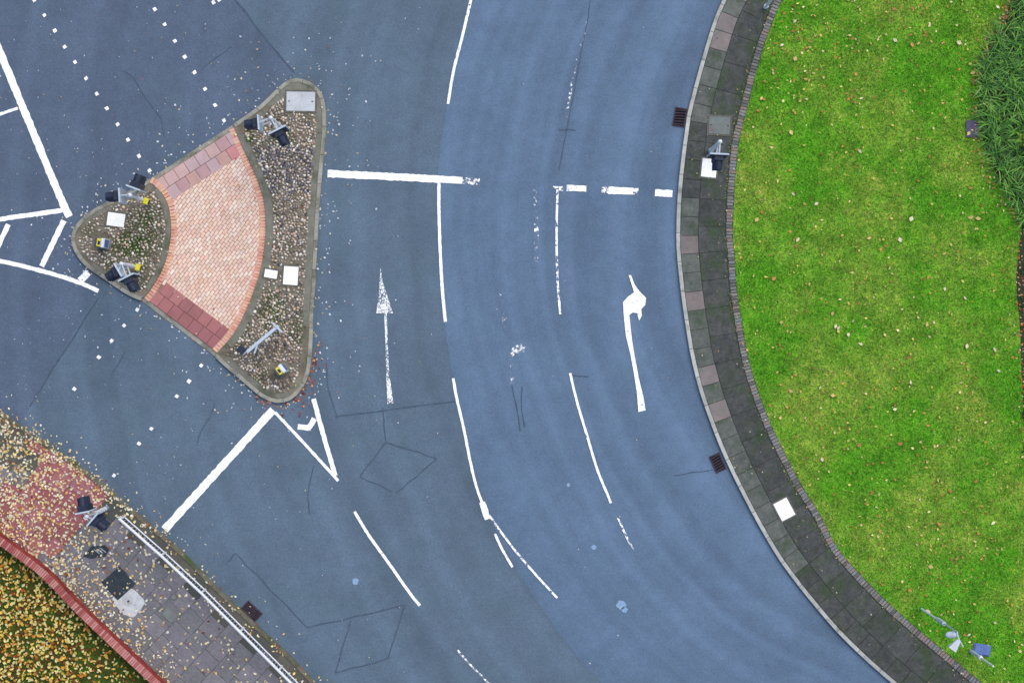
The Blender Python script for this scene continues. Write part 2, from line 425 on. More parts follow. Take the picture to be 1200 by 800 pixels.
KERB = [(975, -195), (925, -130), (883, -65), (845, 3), (827, 53), (807, 126), (802, 156), (797.6, 190), (794, 226), (792.4, 260), (792.4, 290), (795, 320), (799, 354), (805, 394), (811, 426), (823, 469.5), (846, 530), (875, 590), (903, 640), (920, 666), (952, 707), (990, 750), (1045, 800), (1110, 850), (1190, 900), (1290, 948)]
GRASS = [(1040, -185), (990, -120), (950, -60), (916, 2), (903, 32), (890, 71), (875.5, 127), (866, 166), (861, 214), (858.5, 272), (860.5, 296), (863, 336), (868.5, 374), (879, 428), (894.5, 475), (911, 513.5), (938, 566), (960, 601), (982, 642), (1020, 685), (1060, 723), (1110, 765), (1152, 800), (1225, 850), (1310, 895)]
CK = Curve(PL(KERB)); CG = Curve(PL(GRASS))
LANE = [(575, -140), (562, -60), (550, 0), (525, 120), (513, 210), (516, 300), (524, 400), (545, 505), (575, 610), (640, 720), (705, 800), (800, 900), (880, 970)]
lane_pts = catmull(PL(LANE), 6)
left_sheet = [tuple(q) for q in lane_pts]+PL([(-900, 970), (-900, -140)])
link('asphalt_surface', sheet_me('asphalt_surface', left_sheet, .004), road, M['road_mid'], label='greyer asphalt surface of the outer lane and left approach')
top_patch = PL([(185, -140), (275, 0), (345, 86), (335, 110), (150, 280), (112, 345), (35, 478), (-60, 620), (-900, 620), (-900, -140)])
link('asphalt_surface', sheet_me('asphalt_surface', top_patch, .008), road, M['road_dark'], label='darker asphalt surface above the island')

def ribbon_me(name, pts, w, z, taper=None, wob=0.0):
    c = Curve(pts, 8) if len(pts) > 2 else Curve(pts, 1, False)
    n = max(2, int(c.L/.09)+1); V = []; F = []
    for i, t in enumerate(np.linspace(0, c.L, n)):
        ww = w if taper is None else w*np.interp(t/c.L, [0, 1], taper)
        o0 = ww/2*(1+random.uniform(-wob, wob)); o1 = ww/2*(1+random.uniform(-wob, wob))
        a = c.off(t, o0); b = c.off(t, -o1)
        V += [(a[0], a[1], z), (b[0], b[1], z)]
        if i: F.append((2*i-2, 2*i-1, 2*i+1, 2*i))
    return pydata(name, V, F)
ZM = .016
ZK = [0]
def zm():
    ZK[0] += 1; return ZM+.0003*ZK[0]
def mark(name, pts, wpx, wear=0, label=None, taper=None, wob=.11):
    return link(name, ribbon_me(name, PL(pts), wpx*(.9 if wpx > 5.3 else .70)/PPM, zm(), taper, wob), road, M['paint%d' % wear], label=label)
# stop and give-way lines, lane lines, hatching
mark('stop_line', [(-30, -9), (0, 61), (66, 220), (81.5, 254)], 9.5, 0)
mark('stop_line', [(193, 620), (320, 480)], 10, 0)
mark('stop_line', [(384, 203.5), (488, 208.5), (542, 211.7)], 9.5, 0)
mark('stop_line', [(541, 211.7), (562, 213)], 8.5, 3, 'frayed end of the stop line')
mark('stop_line', [(664, 220.3), (687, 221)], 8, 2, 'worn dash of the stop line')
mark('stop_line', [(648, 221), (660, 221)], 6, 3)
mark('stop_line', [(713, 223), (742, 224.1)], 9.5, 0)
mark('stop_line', [(705, 222.6), (713, 223)], 8, 3)
mark('stop_line', [(742, 224.1), (748, 224.4)], 8, 3)
mark('stop_line', [(767.5, 226), (788, 227)], 9, 0)
mark('lane_line', [(-60, 154), (0, 134), (21, 127)], 5, 1)
mark('hatch_line', [(-60, 268), (0, 257), (74, 246.5)], 6, 0)
mark('hatch_line', [(-12, 311), (0, 284), (10, 263)], 6.5, 0)
mark('hatch_line', [(49, 312), (75, 258.5)], 7, 0)
mark('hatch_line', [(94, 329), (103.5, 319)], 9, 0)
mark('lane_line', [(-60, 299), (0, 306), (49, 317.5), (90, 330), (115.5, 341)], 5.5, 0)
mark('chevron_line', [(322.5, 483), (360, 523), (396.5, 563)], 5, 0)
mark('chevron_line', [(367.5, 467), (378, 506), (393, 557)], 6, 0)
mark('chevron_line', [(349, 499.5), (362, 501.2)], 7, 1)
mark('chevron_line', [(361, 503), (368.5, 490)], 7, 1)
mark('lane_line', [(415.5, 599), (433, 628), (452.5, 655), (480, 694), (492, 709)], 5, 1)
mark('lane_line', [(531, 443), (536, 470), (544, 504), (551, 540), (559, 572), (571, 604)], 4.6, 1)
mark('lane_line', [(565, 588), (571.5, 608)], 8, 0)
mark('lane_line', [(573, 603), (588, 624), (604, 645), (628, 673), (653, 700)], 3.6, 2)
mark('lane_line', [(580, 625), (589, 644), (600.5, 664)], 4.2, 1)
mark('lane_line', [(536, 761), (553, 780), (574, 801), (600, 830)], 3.2, 3, 'faded lane line')
mark('lane_line', [(514.4, 211), (514.5, 250), (516, 296), (518.5, 340), (522, 377)], 5.2, 0)
mark('lane_line', [(653.3, 222), (652.5, 255), (652.3, 290), (653.5, 330), (656.5, 368)], 3.8, 2)
mark('lane_line', [(628, 222), (628.4, 260), (629.5, 307)], 6, 4, 'almost worn away lane line')
mark('lane_line', [(668, 437), (676, 470), (687, 507), (700, 550), (716, 589)], 4.2, 1)
mark('lane_line', [(724, 606), (732, 624), (742.5, 645)], 3.6, 3)
mark('lane_line', [(556, -16), (552, 0), (541.8, 43), (531.6, 83), (525, 122)], 4.6, 1)
mark('lane_line', [(690.5, 18), (683, 45), (676.5, 68), (670, 100), (663, 138)], 4.2, 4, 'faded lane line')
def mark_poly(name, pts, wear, label=None):
    return link(name, sheet_me(name, PL(pts), zm()), road, M['paint_arrow'] if wear == 3 else M['paint%d' % wear], label=label)
mark_poly('direction_arrow', [(446, 313), (448.5, 330), (455, 350), (460.5, 367), (453.3, 366.5), (454.3, 400), (456, 436), (461, 472), (454, 473), (453.2, 452), (451.6, 400), (450.3, 367), (441, 367), (444, 345)], 3, 'worn straight-ahead arrow')
mark_poly('direction_arrow', [(736.5, 322), (739.5, 322.5), (744, 334), (749.5, 341.5), (757, 349), (756, 357.5), (751.5, 362), (752, 370), (749, 375.5), (746.5, 367), (741.5, 366), (737.5, 369), (739, 385), (741, 401), (745, 424), (749, 445), (754, 465), (756.5, 480.5), (748, 482.5), (746.5, 462), (743, 438), (738.5, 414), (733.5, 394), (731, 371), (730, 354), (736, 347.5), (743, 342.5), (740, 333)], 1, 'right-turn arrow with blurred head')
mark_poly('direction_arrow', [(585, 344), (588, 344), (592, 362), (595, 376), (592, 387), (588, 378), (589, 368)], 4, 'worn remains of an arrow tip')
mark_poly('direction_arrow', [(596.5, 424), (597, 412), (601, 407), (609, 402.5), (616, 405), (615, 412), (608, 413), (602, 416), (601, 425), (603, 452), (599, 452)], 4, 'worn remains of a turn arrow')
for st in [(40, .5), (52, 18), (64.4, 36), (76, 55), (88, 73), (101, 92), (113.3, 110), (125.4, 127.3), (137.8, 145.8), (150, 164), (163, 183), (175, 200),
           (170, -8), (181.5, 11), (193, 29), (205, 48.4), (216.7, 66.8), (228, 85), (240.4, 104.5), (252, 123.5), (262.6, 141.4),
           (160.8, 363), (145.6, 381.4), (131, 399), (116, 418.5), (87, 455.6), (235.8, 428), (221.5, 446.5), (207.5, 464), (177.5, 502), (163, 519.5), (133.5, 557),
           (250, 3), (256.5, 0)]:
    a = R(33) if st[1] < 300 else R(-37)
    c = np.array(P(*st)); u = np.array([math.cos(a), math.sin(a)])*.052; v = np.array([-u[1], u[0]])
    j = rng.normal(0, .006, (4, 2))
    q = [c+u+v+j[0], c-u+v+j[1], c-u-v+j[2], c+u-v+j[3]]
    link('crossing_stud', prism_me('crossing_stud', q, .008, .019), road, M['paint%d' % random.choice((0, 0, 1))])
# tar joints and cracks
def seam(pts, w=.05, wob=.35):
    link('tar_joint', ribbon_me('tar_joint', PL(pts), w*.72, .0100+.00008*len(road.children), None, wob), road, M['tar'])
def straight(a, b, n=6, j=.8):
    return [(a[0]+(b[0]-a[0])*i/n+random.uniform(-j, j)*(0 < i < n), a[1]+(b[1]-a[1])*i/n+random.uniform(-j, j)*(0 < i < n)) for i in range(n+1)]
for a, b, w in [((255, -26), (275, 0), .06), ((275, 0), (345, 85), .065), ((115, 350), (35, 476), .05), ((393, 488), (535, 470), .045), ((448, 477), (452, 518), .04), ((452, 518), (512, 537), .045), ((512, 537), (465, 577), .045),
                ((452, 518), (422, 558), .045), ((422, 558), (460, 576), .035), ((277, 648), (360, 735), .035), ((277, 648), (264, 661), .05), ((360, 735), (474.5, 708.5), .045), ((474.5, 708.5), (455, 770.5), .045), ((455, 770.5), (393, 788), .045), ((411, 726.5), (393, 788), .045),
                ((836, 550), (790, 557), .03), ((668, 440), (690, 441), .03), ((655, 152), (675, 153), .03), ((694, -30), (690, 18), .03), ((690, 18), (655, 200), .028)]:
    seam(straight(a, b), w)
for pts in [[(146, 84), (157, 92), (166, 108), (180, 128), (189, 140), (192, 160)], [(272, 55), (262, 62), (248, 72), (236, 82)], [(252, 472), (246, 488), (236, 505), (231, 520)], [(368, 545), (364, 562), (361, 580), (363, 602)], [(612, 452), (611, 475), (615, 500)], [(146, 412), (140, 425), (131, 437)], [(383, 425), (385, 455), (396, 490)], [(600, 452), (606, 480), (610, 505)]]:
    seam(pts, .035, .6)
def disc(px, r, name, mt, z=.0145, seg=14):
    c = P(*px); q = [(c[0]+r*math.cos(6.283*i/seg)*random.uniform(.8, 1.15), c[1]+r*math.sin(6.283*i/seg)*random.uniform(.8, 1.15)) for i in range(seg)]
    return link(name, sheet_me(name, q, z), road, mt)
disc((416.5, 680.5), .11, 'pale_spot', M['blot']); disc((696, 641), .08, 'pale_spot', M['blot']); disc((728, 708), .15, 'pale_spot', M['blot']); disc((732, 714), .10, 'pale_spot', M['blot'])
disc((666, 568), .06, 'pale_spot', M['blot'])

# ------------------------------------------------------------------ outer pavement on the right bend
tK0, tK1 = 0.0, CK.L
outer = CK.line(0, CK.L, -.0)
inner = CG.line(0, CG.L, 0)
pav = link('pavement', sheet_me('pavement', outer+inner[::-1], .095), m=M['bedding'], kind='structure', label='curved dark pavement between road and lawn')
def strip_pieces(name, c, o0, o1, length, gap, z0, z1, m, parent, t0=0, t1=None, bev=.008, sub=3, mfun=None, side=1):
    t1 = c.L if t1 is None else t1; t = t0; k = 0
    while t+length*.5 < t1:
        a, b = t+gap/2, min(t+length-gap/2, t1)
        f0 = o0 if callable(o0) else (lambda _t: o0); f1 = o1 if callable(o1) else (lambda _t: o1)
        A = [c.off(s, side*f0(s)) for s in np.linspace(a, b, sub)]; B = [c.off(s, side*f1(s)) for s in np.linspace(a, b, sub)]
        mm = m
        if mfun: mm = mfun((A[sub//2]+B[sub//2])/2, k)
        link(name, prism_me(name, A+B[::-1], z0, z1+random.uniform(-.003, .003), bev), parent, mm)
        t += length; k += 1
# normal of CK points to the left of travel: travel runs down the picture, so left is the lawn side
strip_pieces('kerb_stone', CK, 0, .12, .914, .012, 0, .12, M['kerb_pale'], pav)
def slab_m(q, k):
    y = 400-q[1]*PPM
    if any(a < y < b for a, b in ((278, 301), (346, 372), (434, 452), (466, 491))) or (y < 60 and k % 3 != 1): return M['slab_pale']
    if 150 < y < 240 or y > 660: return M['slab_dark']
    return M['slab_mid']
strip_pieces('paving_slab', CK, .132, .68, .60, .014, .05, .113, None, pav, mfun=slab_m)
def dG(t):
    q = CK.at(t); n = CK.nor(t)
    ts = np.linspace(.9, 3.0, 60); pts = q[None]+n[None]*ts[:, None]
    d = dist_line(np.array(inner), pts[:, 0], pts[:, 1])
    return float(ts[int(np.argmin(d))])-.25
tt = np.linspace(0, CK.L, 60); dd = np.array([dG(t) for t in tt])
for i in range(1, len(dd)-1): dd[i] = min(max(dd[i], .9), 2.6)
strip_pieces('paving_slab', CK, .695, lambda t: float(np.interp(t, tt, dd)), .9, .012, .05, .111, M['slab_dark'], pav)
# brick edging laid crosswise against the lawn
eb = prism_me('edging_brick', [(-.046, -.1), (.046, -.1), (.046, .1), (-.046, .1)], -.06, .0, .008)
t = CG.near(P(930, -25)); tend = CG.near(P(1185, 825)); k = 0
step = (tend-t)/min(298, int((tend-t)/.1))
while t < tend:
    q = CG.off(t, -.115); v = CG.tan(t)
    o = link('edging_brick', eb, pav, M['edge_brick'], loc=(q[0]+random.uniform(-.008, .008), q[1], .128+random.uniform(-.008, .008)), rot=(random.uniform(-.03, .03), random.uniform(-.03, .03), math.atan2(v[1], v[0])+random.uniform(-.05, .05)))
    o.scale = (min(1.0, step/.098)*random.uniform(.9, 1), random.uniform(.92, 1.05), 1)
    t += step
# edging outside the frame continues as one strip
for a, b in ((0, CG.near(P(930, -25))-.06), (tend+.06, CG.L)):
    link('edging_strip', prism_me('edging_strip', CG.line(a, b, -.015)+CG.line(a, b, -.215)[::-1], .05, .126), pav, M['edge_brick'], kind='stuff')

# ------------------------------------------------------------------ lawn
lawn_poly = inner+PL([(2600, 895), (2600, -185)])
lawn = link('lawn', sheet_me('lawn', lawn_poly, .10), m=M['lawn'], kind='structure', label='bright green lawn inside the bend')
# under-soil of the lawn down to the ground so that its edge has depth
BED = [(1215, -80), (1196, -20), (1184, 4), (1172, 30), (1160, 50), (1152, 72), (1148, 100), (1148, 140), (1153, 170), (1160, 190), (1172, 215), (1184, 240), (1196, 262), (1193, 290), (1190, 330), (1194, 380), (1196, 430), (1199, 500), (1204, 600), (1300, 620), (1300, -80)]
bedp = PL(BED)
link('planting_bed', sheet_me('planting_bed', catmull(bedp[:-2], 5).tolist()+bedp[-2:], .106), lawn, M['bark'], label='dark planting bed at the lawn edge')
def grass_me(name, xy, z, hgt, wid, pal, k=1.0):
    n = len(xy); a = rng.uniform(0, 6.283, n); h = rng.uniform(hgt[0], hgt[1], n); w = rng.uniform(wid[0], wid[1], n)
    lean = rng.uniform(.35, 1.3, n)*h
    d = np.c_[np.cos(a), np.sin(a)]; s = np.c_[-d[:, 1], d[:, 0]]
    z = np.broadcast_to(z, (n,))
    b0 = np.c_[xy-s*w[:, None]/2, z]; b1 = np.c_[xy+s*w[:, None]/2, z]; tp = np.c_[xy+d*lean[:, None], z+h]
    V = np.stack([b0, b1, tp], axis=1).reshape(-1, 3)
    return fast_mesh(name, V, np.arange(3*n), 3, np.repeat(pick(pal, n, k, .3), 3, axis=0))
kpx = np.array([q for q in KERB]); 
grass_line = np.array([((x*PPM)+600, 400-y*PPM) for x, y in inner])
lawn_px = np.vstack([grass_line, [(1420, 895), (1420, -185)]])
bed_px = np.array(BED, float)
def in_lawn(x, y): return inside(lawn_px, x, y) & ~inside(bed_px, x, y)
GP = [(92, 182, 24, 4), (108, 208, 38, 4), (138, 222, 70, 2), (66, 142, 18, 3), (178, 206, 90, 1.4)]
xy = sample_px(260000, in_lawn, (850, -90, 1330, 890))
link('grass_blades', grass_me('grass_blades', xy, .10, (.03, .075), (.012, .026), GP), lawn, M['blade'], kind='stuff')

# ------------------------------------------------------------------ traffic island
U1, U2, L1, L2 = (172, 212), (273.5, 146), (166, 352.5), (251.5, 417)
R_OUT = [U2, (304, 124.5), (331, 99), (345, 92.5), (359, 94.5), (371, 102), (380, 117), (382.5, 149), (378.5, 195.5), (374.5, 245), (371.5, 300), (370, 330), (367.5, 366), (366, 407.5), (361.5, 440.5), (347, 464), (328.5, 472), (309, 466.6), (290, 451.5), (262.5, 428), L2]
L_OUT = [L1, (150, 345.6), (125, 329), (100, 311), (87, 293), (84.3, 277), (90, 263), (106, 248), (125, 237.5), (150, 225), U1]
ARC_R = [U2, (283, 168), (293, 190), (302, 210), (309.5, 234), (312, 262), (310.5, 289), (305, 319.5), (290, 361), (274, 391), L2]
ARC_L = [U1, (186, 222), (197, 241), (200.5, 269), (197.5, 293), (189.5, 317.5), (176, 340), L1]
cRO, cLO, cAR, cAL = Curve(PL(R_OUT)), Curve(PL(L_OUT)), Curve(PL(ARC_R)), Curve(PL(ARC_L))
cTU, cTL = Curve(PL([U1, U2]), 1, False), Curve(PL([L1, L2]), 1, False)
whole = cRO.line(0, cRO.L)+cTL.line(0, cTL.L)[::-1][1:]+cLO.line(0, cLO.L)[1:]+cTU.line(0, cTU.L)[1:-1]
isl = link('traffic_island', prism_me('traffic_island', whole, 0, .020), m=M['bed_pink'], kind='structure', label='triangular traffic island with paved crossing')
def in_poly_w(poly): return lambda x, y: inside(poly, x, y)
bedR = cRO.line(0, cRO.L)+cAR.line(0, cAR.L)[::-1][1:-1]
bedL = cLO.line(0, cLO.L)+cAL.line(0, cAL.L)[1:-1]
def shrink(c_out, c_arc, rev, k, a):
    o = c_out.line(k*.6, c_out.L-k*.6, -k if not rev else -k); return o
# kerb normals: R_OUT travels clockwise in the picture, so the island is to the right of travel
def clean_inset(c, o, step=.12):
    pts = c.line(0, c.L, o, step); ref = c.p; out = []
    for q in pts:
        if dist_line(ref, np.array([q[0]]), np.array([q[1]]))[0] > abs(o)*.93: out.append(q)
    return out
kw = .12
insR = clean_inset(cRO, -kw); insL = clean_inset(cLO, -kw)
link('stone_bed', prism_me('stone_bed', insR+cAR.line(.12, cAR.L-.12)[::-1], .01, .10), isl, M['mortar'], label='mossy mortar bed set with pale cobbles')
link('stone_bed', prism_me('stone_bed', insL+cAL.line(.12, cAL.L-.12), .01, .10), isl, M['mortar'], label='rounded mortar bed set with cobbles among moss')
strip_pieces('kerb_stone', cRO, 0, -kw, .914*cRO.L/.914/round(cRO.L/.914), .012, 0, .118, M['kerb_isl'], isl, bev=.006, sub=5)
strip_pieces('kerb_stone', cLO, 0, -kw, cLO.L/round(cLO.L/.75), .012, 0, .118, M['kerb_isl'], isl, bev=.006, sub=5)
strip_pieces('kerb_stone', cTU, 0, -.13, cTU.L/4, .012, 0, .026, M['kerb_isl'], isl, bev=.004, sub=2)
strip_pieces('kerb_stone', cTL, 0, .13, cTL.L/3, .012, 0, .026, M['kerb_isl'], isl, bev=.004, sub=2)
# smooth concrete margin round each bed
def margin(c, o0, o1, t0, t1, name='concrete_margin'):
    link(name, prism_me(name, c.line(t0, t1, o0, .12)+c.line(t0, t1, o1, .12)[::-1], .06, .106), isl, M['margin'])
margin(cRO, -kw-.008, -.36, 1.2, cRO.L*.29); margin(cRO, -kw-.008, -.36, cRO.L*.293, cRO.L*.66)
margin(cRO, -kw-.008, -.30, cRO.L*.815, cRO.L-.35)
margin(cLO, -kw-.008, -.26, .5, cLO.L*.30); margin(cLO, -kw-.008, -.26, cLO.L*.62, cLO.L-.5)
margin(cAR, -.0, .24, .4, cAR.L-.55); margin(cAL, 0, -.16, .4, cAL.L-.4)
# crossing slabs: two rows at each end of the paved path
def end_rows(c, sgn, n, t0, t1, m, rows=2, size=.40):
    for j in range(rows):
        for i in range(n):
            a = t0[j]+(t1[j]-t0[j])*i/n+.006; b = t0[j]+(t1[j]-t0[j])*(i+1)/n-.006
            o0 = sgn*(.14+j*size+.006); o1 = sgn*(.14+(j+1)*size-.006)
            q = [c.off(a, o0), c.off(b, o0), c.off(b, o1), c.off(a, o1)]
            link('paving_slab', prism_me('paving_slab', q, .012, .056+random.uniform(-.003, .003), .006), isl, m)
end_rows(cTU, -1, 8, (.12, .34), (cTU.L-.02, cTU.L+.10), M['slab_pink'])
end_rows(cTL, 1, 7, (.12, .28), (cTL.L-.05, cTL.L-.02), M['slab_red'])
# curved border course of bricks, and the running-bond field
bb = prism_me('border_brick', [(-.045, -.095), (.045, -.095), (.045, .095), (-.045, .095)], -.04, .0, .007)
for c, o, ta, tb in ((cAR, -.10, .10, cAR.L-.12), (cAL, .10, .10, cAL.L-.12)):
    n = int((tb-ta)/.1)
    for i in range(n):
        t = ta+(tb-ta)*(i+.5)/n; q = c.off(t, o); v = c.tan(t)
        ob = link('border_brick', bb, isl, M['border_brick'], loc=(q[0], q[1], .061+random.uniform(-.003, .003)), rot=(random.uniform(-.02, .02), random.uniform(-.02, .02), math.atan2(v[1], v[0])+random.uniform(-.03, .03)))
path_poly = np.array(cAR.line(0, cAR.L, -.10)+cAL.line(0, cAL.L, .10)[::-1])
pb = prism_me('paving_brick', [(-.0955, -.0455), (.0955, -.0455), (.0955, .0455), (-.0955, .0455)], -.03, 0, .007)
ang = R(54); ux, uy = np.array([math.cos(ang), math.sin(ang)]), np.array([-math.sin(ang), math.cos(ang)])
c0 = np.array(P(245, 285)); cand = []
a1, b1 = np.array(P(*U1)), np.array(P(*U2)); a2, b2 = np.array(P(*L1)), np.array(P(*L2))
def side_d(a, b, q):
    d = (b-a)/np.linalg.norm(b-a); return (q-a)@np.array([-d[1], d[0]])
for i in range(-30, 31):
    for j in range(-55, 56):
        q = c0+ux*(i*.2+(j % 2)*.1)+uy*(j*.1)
        if inside(path_poly, q[:1], q[1:])[0] and side_d(a1, b1, q) < -.85 and side_d(a2, b2, q) > .85: cand.append(q)
cand.sort(key=lambda q: abs(np.linalg.norm(q-np.array(P(600, 400)))))
rest_v, rest_f = [], []
pv = np.array([v.co[:] for v in pb.vertices]); pf = [list(p.vertices) for p in pb.polygons]
for k, q in enumerate(cand):
    z = .046+random.uniform(-.003, .003); rz = ang+random.uniform(-.02, .02)
    if k < 299:
        link('paving_brick', pb, isl, M['paver'], loc=(q[0], q[1], z), rot=(random.uniform(-.02, .02), random.uniform(-.02, .02), rz))
    else:
        cr, sr = math.cos(rz), math.sin(rz); base = len(rest_v)
        for v in pv: rest_v.append((q[0]+v[0]*cr-v[1]*sr, q[1]+v[0]*sr+v[1]*cr, z+v[2]))
        rest_f += [[base+i for i in f] for f in pf]
if rest_v:
    me = pydata('paving_bricks', rest_v, rest_f); nb = len(rest_v)//len(pv)
    at = me.attributes.new('tint', 'FLOAT_COLOR', 'POINT')
    tc = np.repeat(pick([(252, 220, 198, 1), (246, 212, 188, 1), (254, 228, 206, 1), (248, 206, 180, 1), (252, 218, 192, 1), (246, 204, 184, 1)], nb, 1, .05), len(pv), axis=0)
    at.data.foreach_set('color', np.c_[tc, np.ones(len(tc))].astype(np.float32).ravel())
    M['paver_rest'] = attr_mat('peach paving bricks', .9)
    link('paving_bricks', me, isl, M['paver_rest'], kind='stuff')
# cobbles pressed into the beds
ico = bmesh.new(); bmesh.ops.create_icosphere(ico, subdivisions=1, radius=1); ico.verts.ensure_lookup_table()
IV = np.array([v.co[:] for v in ico.verts]); IF = np.array([[v.index for v in f.verts] for f in ico.faces]); ico.free()
bedRp = np.array(insR+cAR.line(.12, cAR.L-.12)[::-1]); bedLp = np.array(insL+cAL.line(.12, cAL.L-.12))
COVERS = [(352, 119, 40, 30), (317.5, 321, 19, 15), (340.5, 323, 22, 28), (136, 257, 26, 21), (118, 284, 20, 20), (328, 434, 24, 22)]
def spread(poly, n, dmin, edge, arc, darc, dens=None):
    lo, hi = poly.min(0), poly.max(0); pts = []; cell = {}
    Q = rng.uniform(lo, hi, (n*20, 2))
    Q = Q[inside(poly, Q[:, 0], Q[:, 1])]
    px, py = Q[:, 0]*PPM+600, 400-Q[:, 1]*PPM
    ok = (dist_line(edge.p[::4], Q[:, 0], Q[:, 1]) > np.where(px > 200, .33, .25)) & (dist_line(arc.p[::4], Q[:, 0], Q[:, 1]) > darc)
    for c in COVERS: ok &= ~((abs(px-c[0]) < c[2]/2) & (abs(py-c[1]) < c[3]/2))
    for q in Q[ok]:
        if len(pts) >= n: break
        if dens and random.random() > dens(q[0]*PPM+600, 400-q[1]*PPM): continue
        kx, ky = math.floor(q[0]/dmin), math.floor(q[1]/dmin)
        if any(math.hypot(q[0]-o[0], q[1]-o[1]) < dmin for a in (-1, 0, 1) for b in (-1, 0, 1) for o in cell.get((kx+a, ky+b), ())): continue
        cell.setdefault((kx, ky), []).append(q); pts.append(q)
    return np.array(pts)
def cobbles(name, pts, z, pal, label=None):
    n = len(pts); s = rng.uniform(.034, .072, n); a = rng.uniform(0, 6.283, n); e = rng.uniform(.45, .9, n)
    v = IV[None]*(1+rng.normal(0, .10, (n, len(IV), 1)))*s[:, None, None]*np.stack([np.ones(n), e, rng.uniform(.5, .8, n)], 1)[:, None, :]
    ca, sa = np.cos(a)[:, None], np.sin(a)[:, None]
    X = pts[:, :1]+v[:, :, 0]*ca-v[:, :, 1]*sa; Y = pts[:, 1:]+v[:, :, 0]*sa+v[:, :, 1]*ca; Z = z+.012+v[:, :, 2]
    V = np.stack([X, Y, Z], 2).reshape(-1, 3); F = (np.arange(n)[:, None, None]*len(IV)+IF[None]).ravel()
    me = fast_mesh(name, V, F, 3, np.repeat(pick(pal, n, 1, .12), len(IV), axis=0))
    return link(name, me, isl, M['stone'], kind='stuff', label=label)
ST = [(228, 214, 194, 4), (206, 190, 170, 4), (184, 168, 150, 4), (214, 184, 160, 2.5), (160, 146, 130, 3), (130, 118, 106, 3), (244, 236, 222, 1.5)]
def densR(px, py):
    d = 1.0
    if 180 < py < 225: d = .55
    if 300 < py < 345: d = .15
    return d
cobbles('cobbles', spread(bedRp, 2100, .074, cRO, cAR, .25, densR), .10, ST, 'pale cobbles set in mortar')
cobbles('cobbles', spread(bedLp, 460, .08, cLO, cAL, .18, lambda x, y: .35 if (x < 125 and y < 275) else 1), .10, ST, 'pale cobbles among moss')
cobbles('cobbles', spread(bedRp, 420, .06, cRO, cAR, .25, lambda x, y: 1.0 if 172 < y < 226 else .06), .097, [(104, 102, 116, 3), (126, 120, 128, 3), (150, 142, 146, 2), (84, 82, 92, 2)], 'darker bluish pebbles among the pale cobbles')
def blob(cx, cy, rx, ry): return lambda x, y: ((x-cx)/rx)**2+((y-cy)/ry)**2 < rng.uniform(.2, 1.2, np.shape(x))
MOSS = [(72, 116, 22, 3), (98, 142, 40, 3), (54, 84, 22, 2), (124, 146, 66, 1)]
mx = np.vstack([sample_px(1500, blob(167, 275, 26, 32), (130, 235, 196, 315)), sample_px(1000, blob(150, 288, 22, 16), (125, 268, 180, 310)), sample_px(1100, blob(320, 366, 18, 26), (296, 336, 344, 396)), sample_px(250, blob(332, 165, 16, 12), (314, 150, 352, 180)), sample_px(250, blob(292, 160, 6, 8), (284, 150, 300, 170)), sample_px(260, blob(350, 380, 12, 24), (338, 350, 364, 410))])
link('moss_tufts', grass_me('moss_tufts', mx, .10, (.02, .06), (.014, .03), MOSS), isl, attr_mat('moss', .8, .1), kind='stuff', label='green moss growing between cobbles')

# ------------------------------------------------------------------ lower left footway, verge and low wall
BK = [(-130, 395), (-60, 442), (0, 480), (34, 505), (74, 531), (119, 564), (149, 590), (181, 617), (217, 648), (255, 687), (300, 730), (340, 767), (372, 800), (430, 856), (480, 905)]
WH = .78
BW = [(-130, 533), (-60, 588), (0, 634), (49, 671), (91, 714), (136, 757), (181, 799), (230, 846), (270, 884)]
cBK = Curve(PL(BK)); cBW = Curve(PL(BW, WH))
foot_poly = cBK.line(0, cBK.L)+cBW.line(0, cBW.L)[::-1]
foot = link('footway', sheet_me('footway', foot_poly, .085), m=M['joint_grey'], kind='structure', label='leaf strewn footway beside guard rail')
strip_pieces('kerb_stone', cBK, 0, -.135, .914, .012, 0, .115, M['kerb_moss'], foot, bev=.008)
RED = [(28, 508), (128, 580), (112, 596), (92, 620), (80, 648), (20, 640), (-40, 604), (10, 575), (44, 560)]
RED_PX = np.array(RED, float)
DARKL = np.array([(-140, 380), (30, 508), (42, 556), (0, 540), (-140, 500)], float)
wall_ref = np.array(cBW.line(0, cBW.L, .10))
tw = np.linspace(0, cBK.L, 50); dw = []
for t in tw:
    q = cBK.at(t); n = -cBK.nor(t); ts = np.linspace(1.5, 7, 220); pt = q[None]+n[None]*ts[:, None]
    d = dist_line(wall_ref, pt[:, 0], pt[:, 1]); dw.append(float(ts[int(np.argmin(d))]))
dw = np.convolve(np.pad(dw, 3, mode='edge'), np.ones(7)/7, 'valid')
nL = int(cBK.L/.60)
for i in range(nL):
    t0, t1 = cBK.L*i/nL+.006, cBK.L*(i+1)/nL-.006; tm = (t0+t1)/2
    st = (i % 2)*.3
    for j in range(13):
        o0 = max(.15, .15+j*.6-st)+.006; o1 = .15+(j+1)*.6-st-.006
        w0, w1 = float(np.interp(t0, tw, dw))-.02, float(np.interp(t1, tw, dw))-.02
        if o0 > min(w0, w1)-.08 or o1-o0 < .1: continue
        q = [cBK.off(t0, -o0), cBK.off(t1, -o0), cBK.off(t1, -min(o1, w1)), cBK.off(t0, -min(o1, w0))]
        c = sum(q)/4; px, py = c[0]*PPM+600, 400-c[1]*PPM
        if px < -110 or py > 890 or px > 470: continue
        if inside(RED_PX, np.array([px]), np.array([py]))[0]: mm = M['tact_red']
        elif inside(DARKL, np.array([px]), np.array([py]))[0]: mm = M['slab_moss']
        elif j == 0 and px > 125: mm = M['slab_moss']
        else: mm = M['slab_grey']
        link('paving_slab', prism_me('paving_slab', q, .04, .103+random.uniform(-.004, .004), .006), foot, mm)
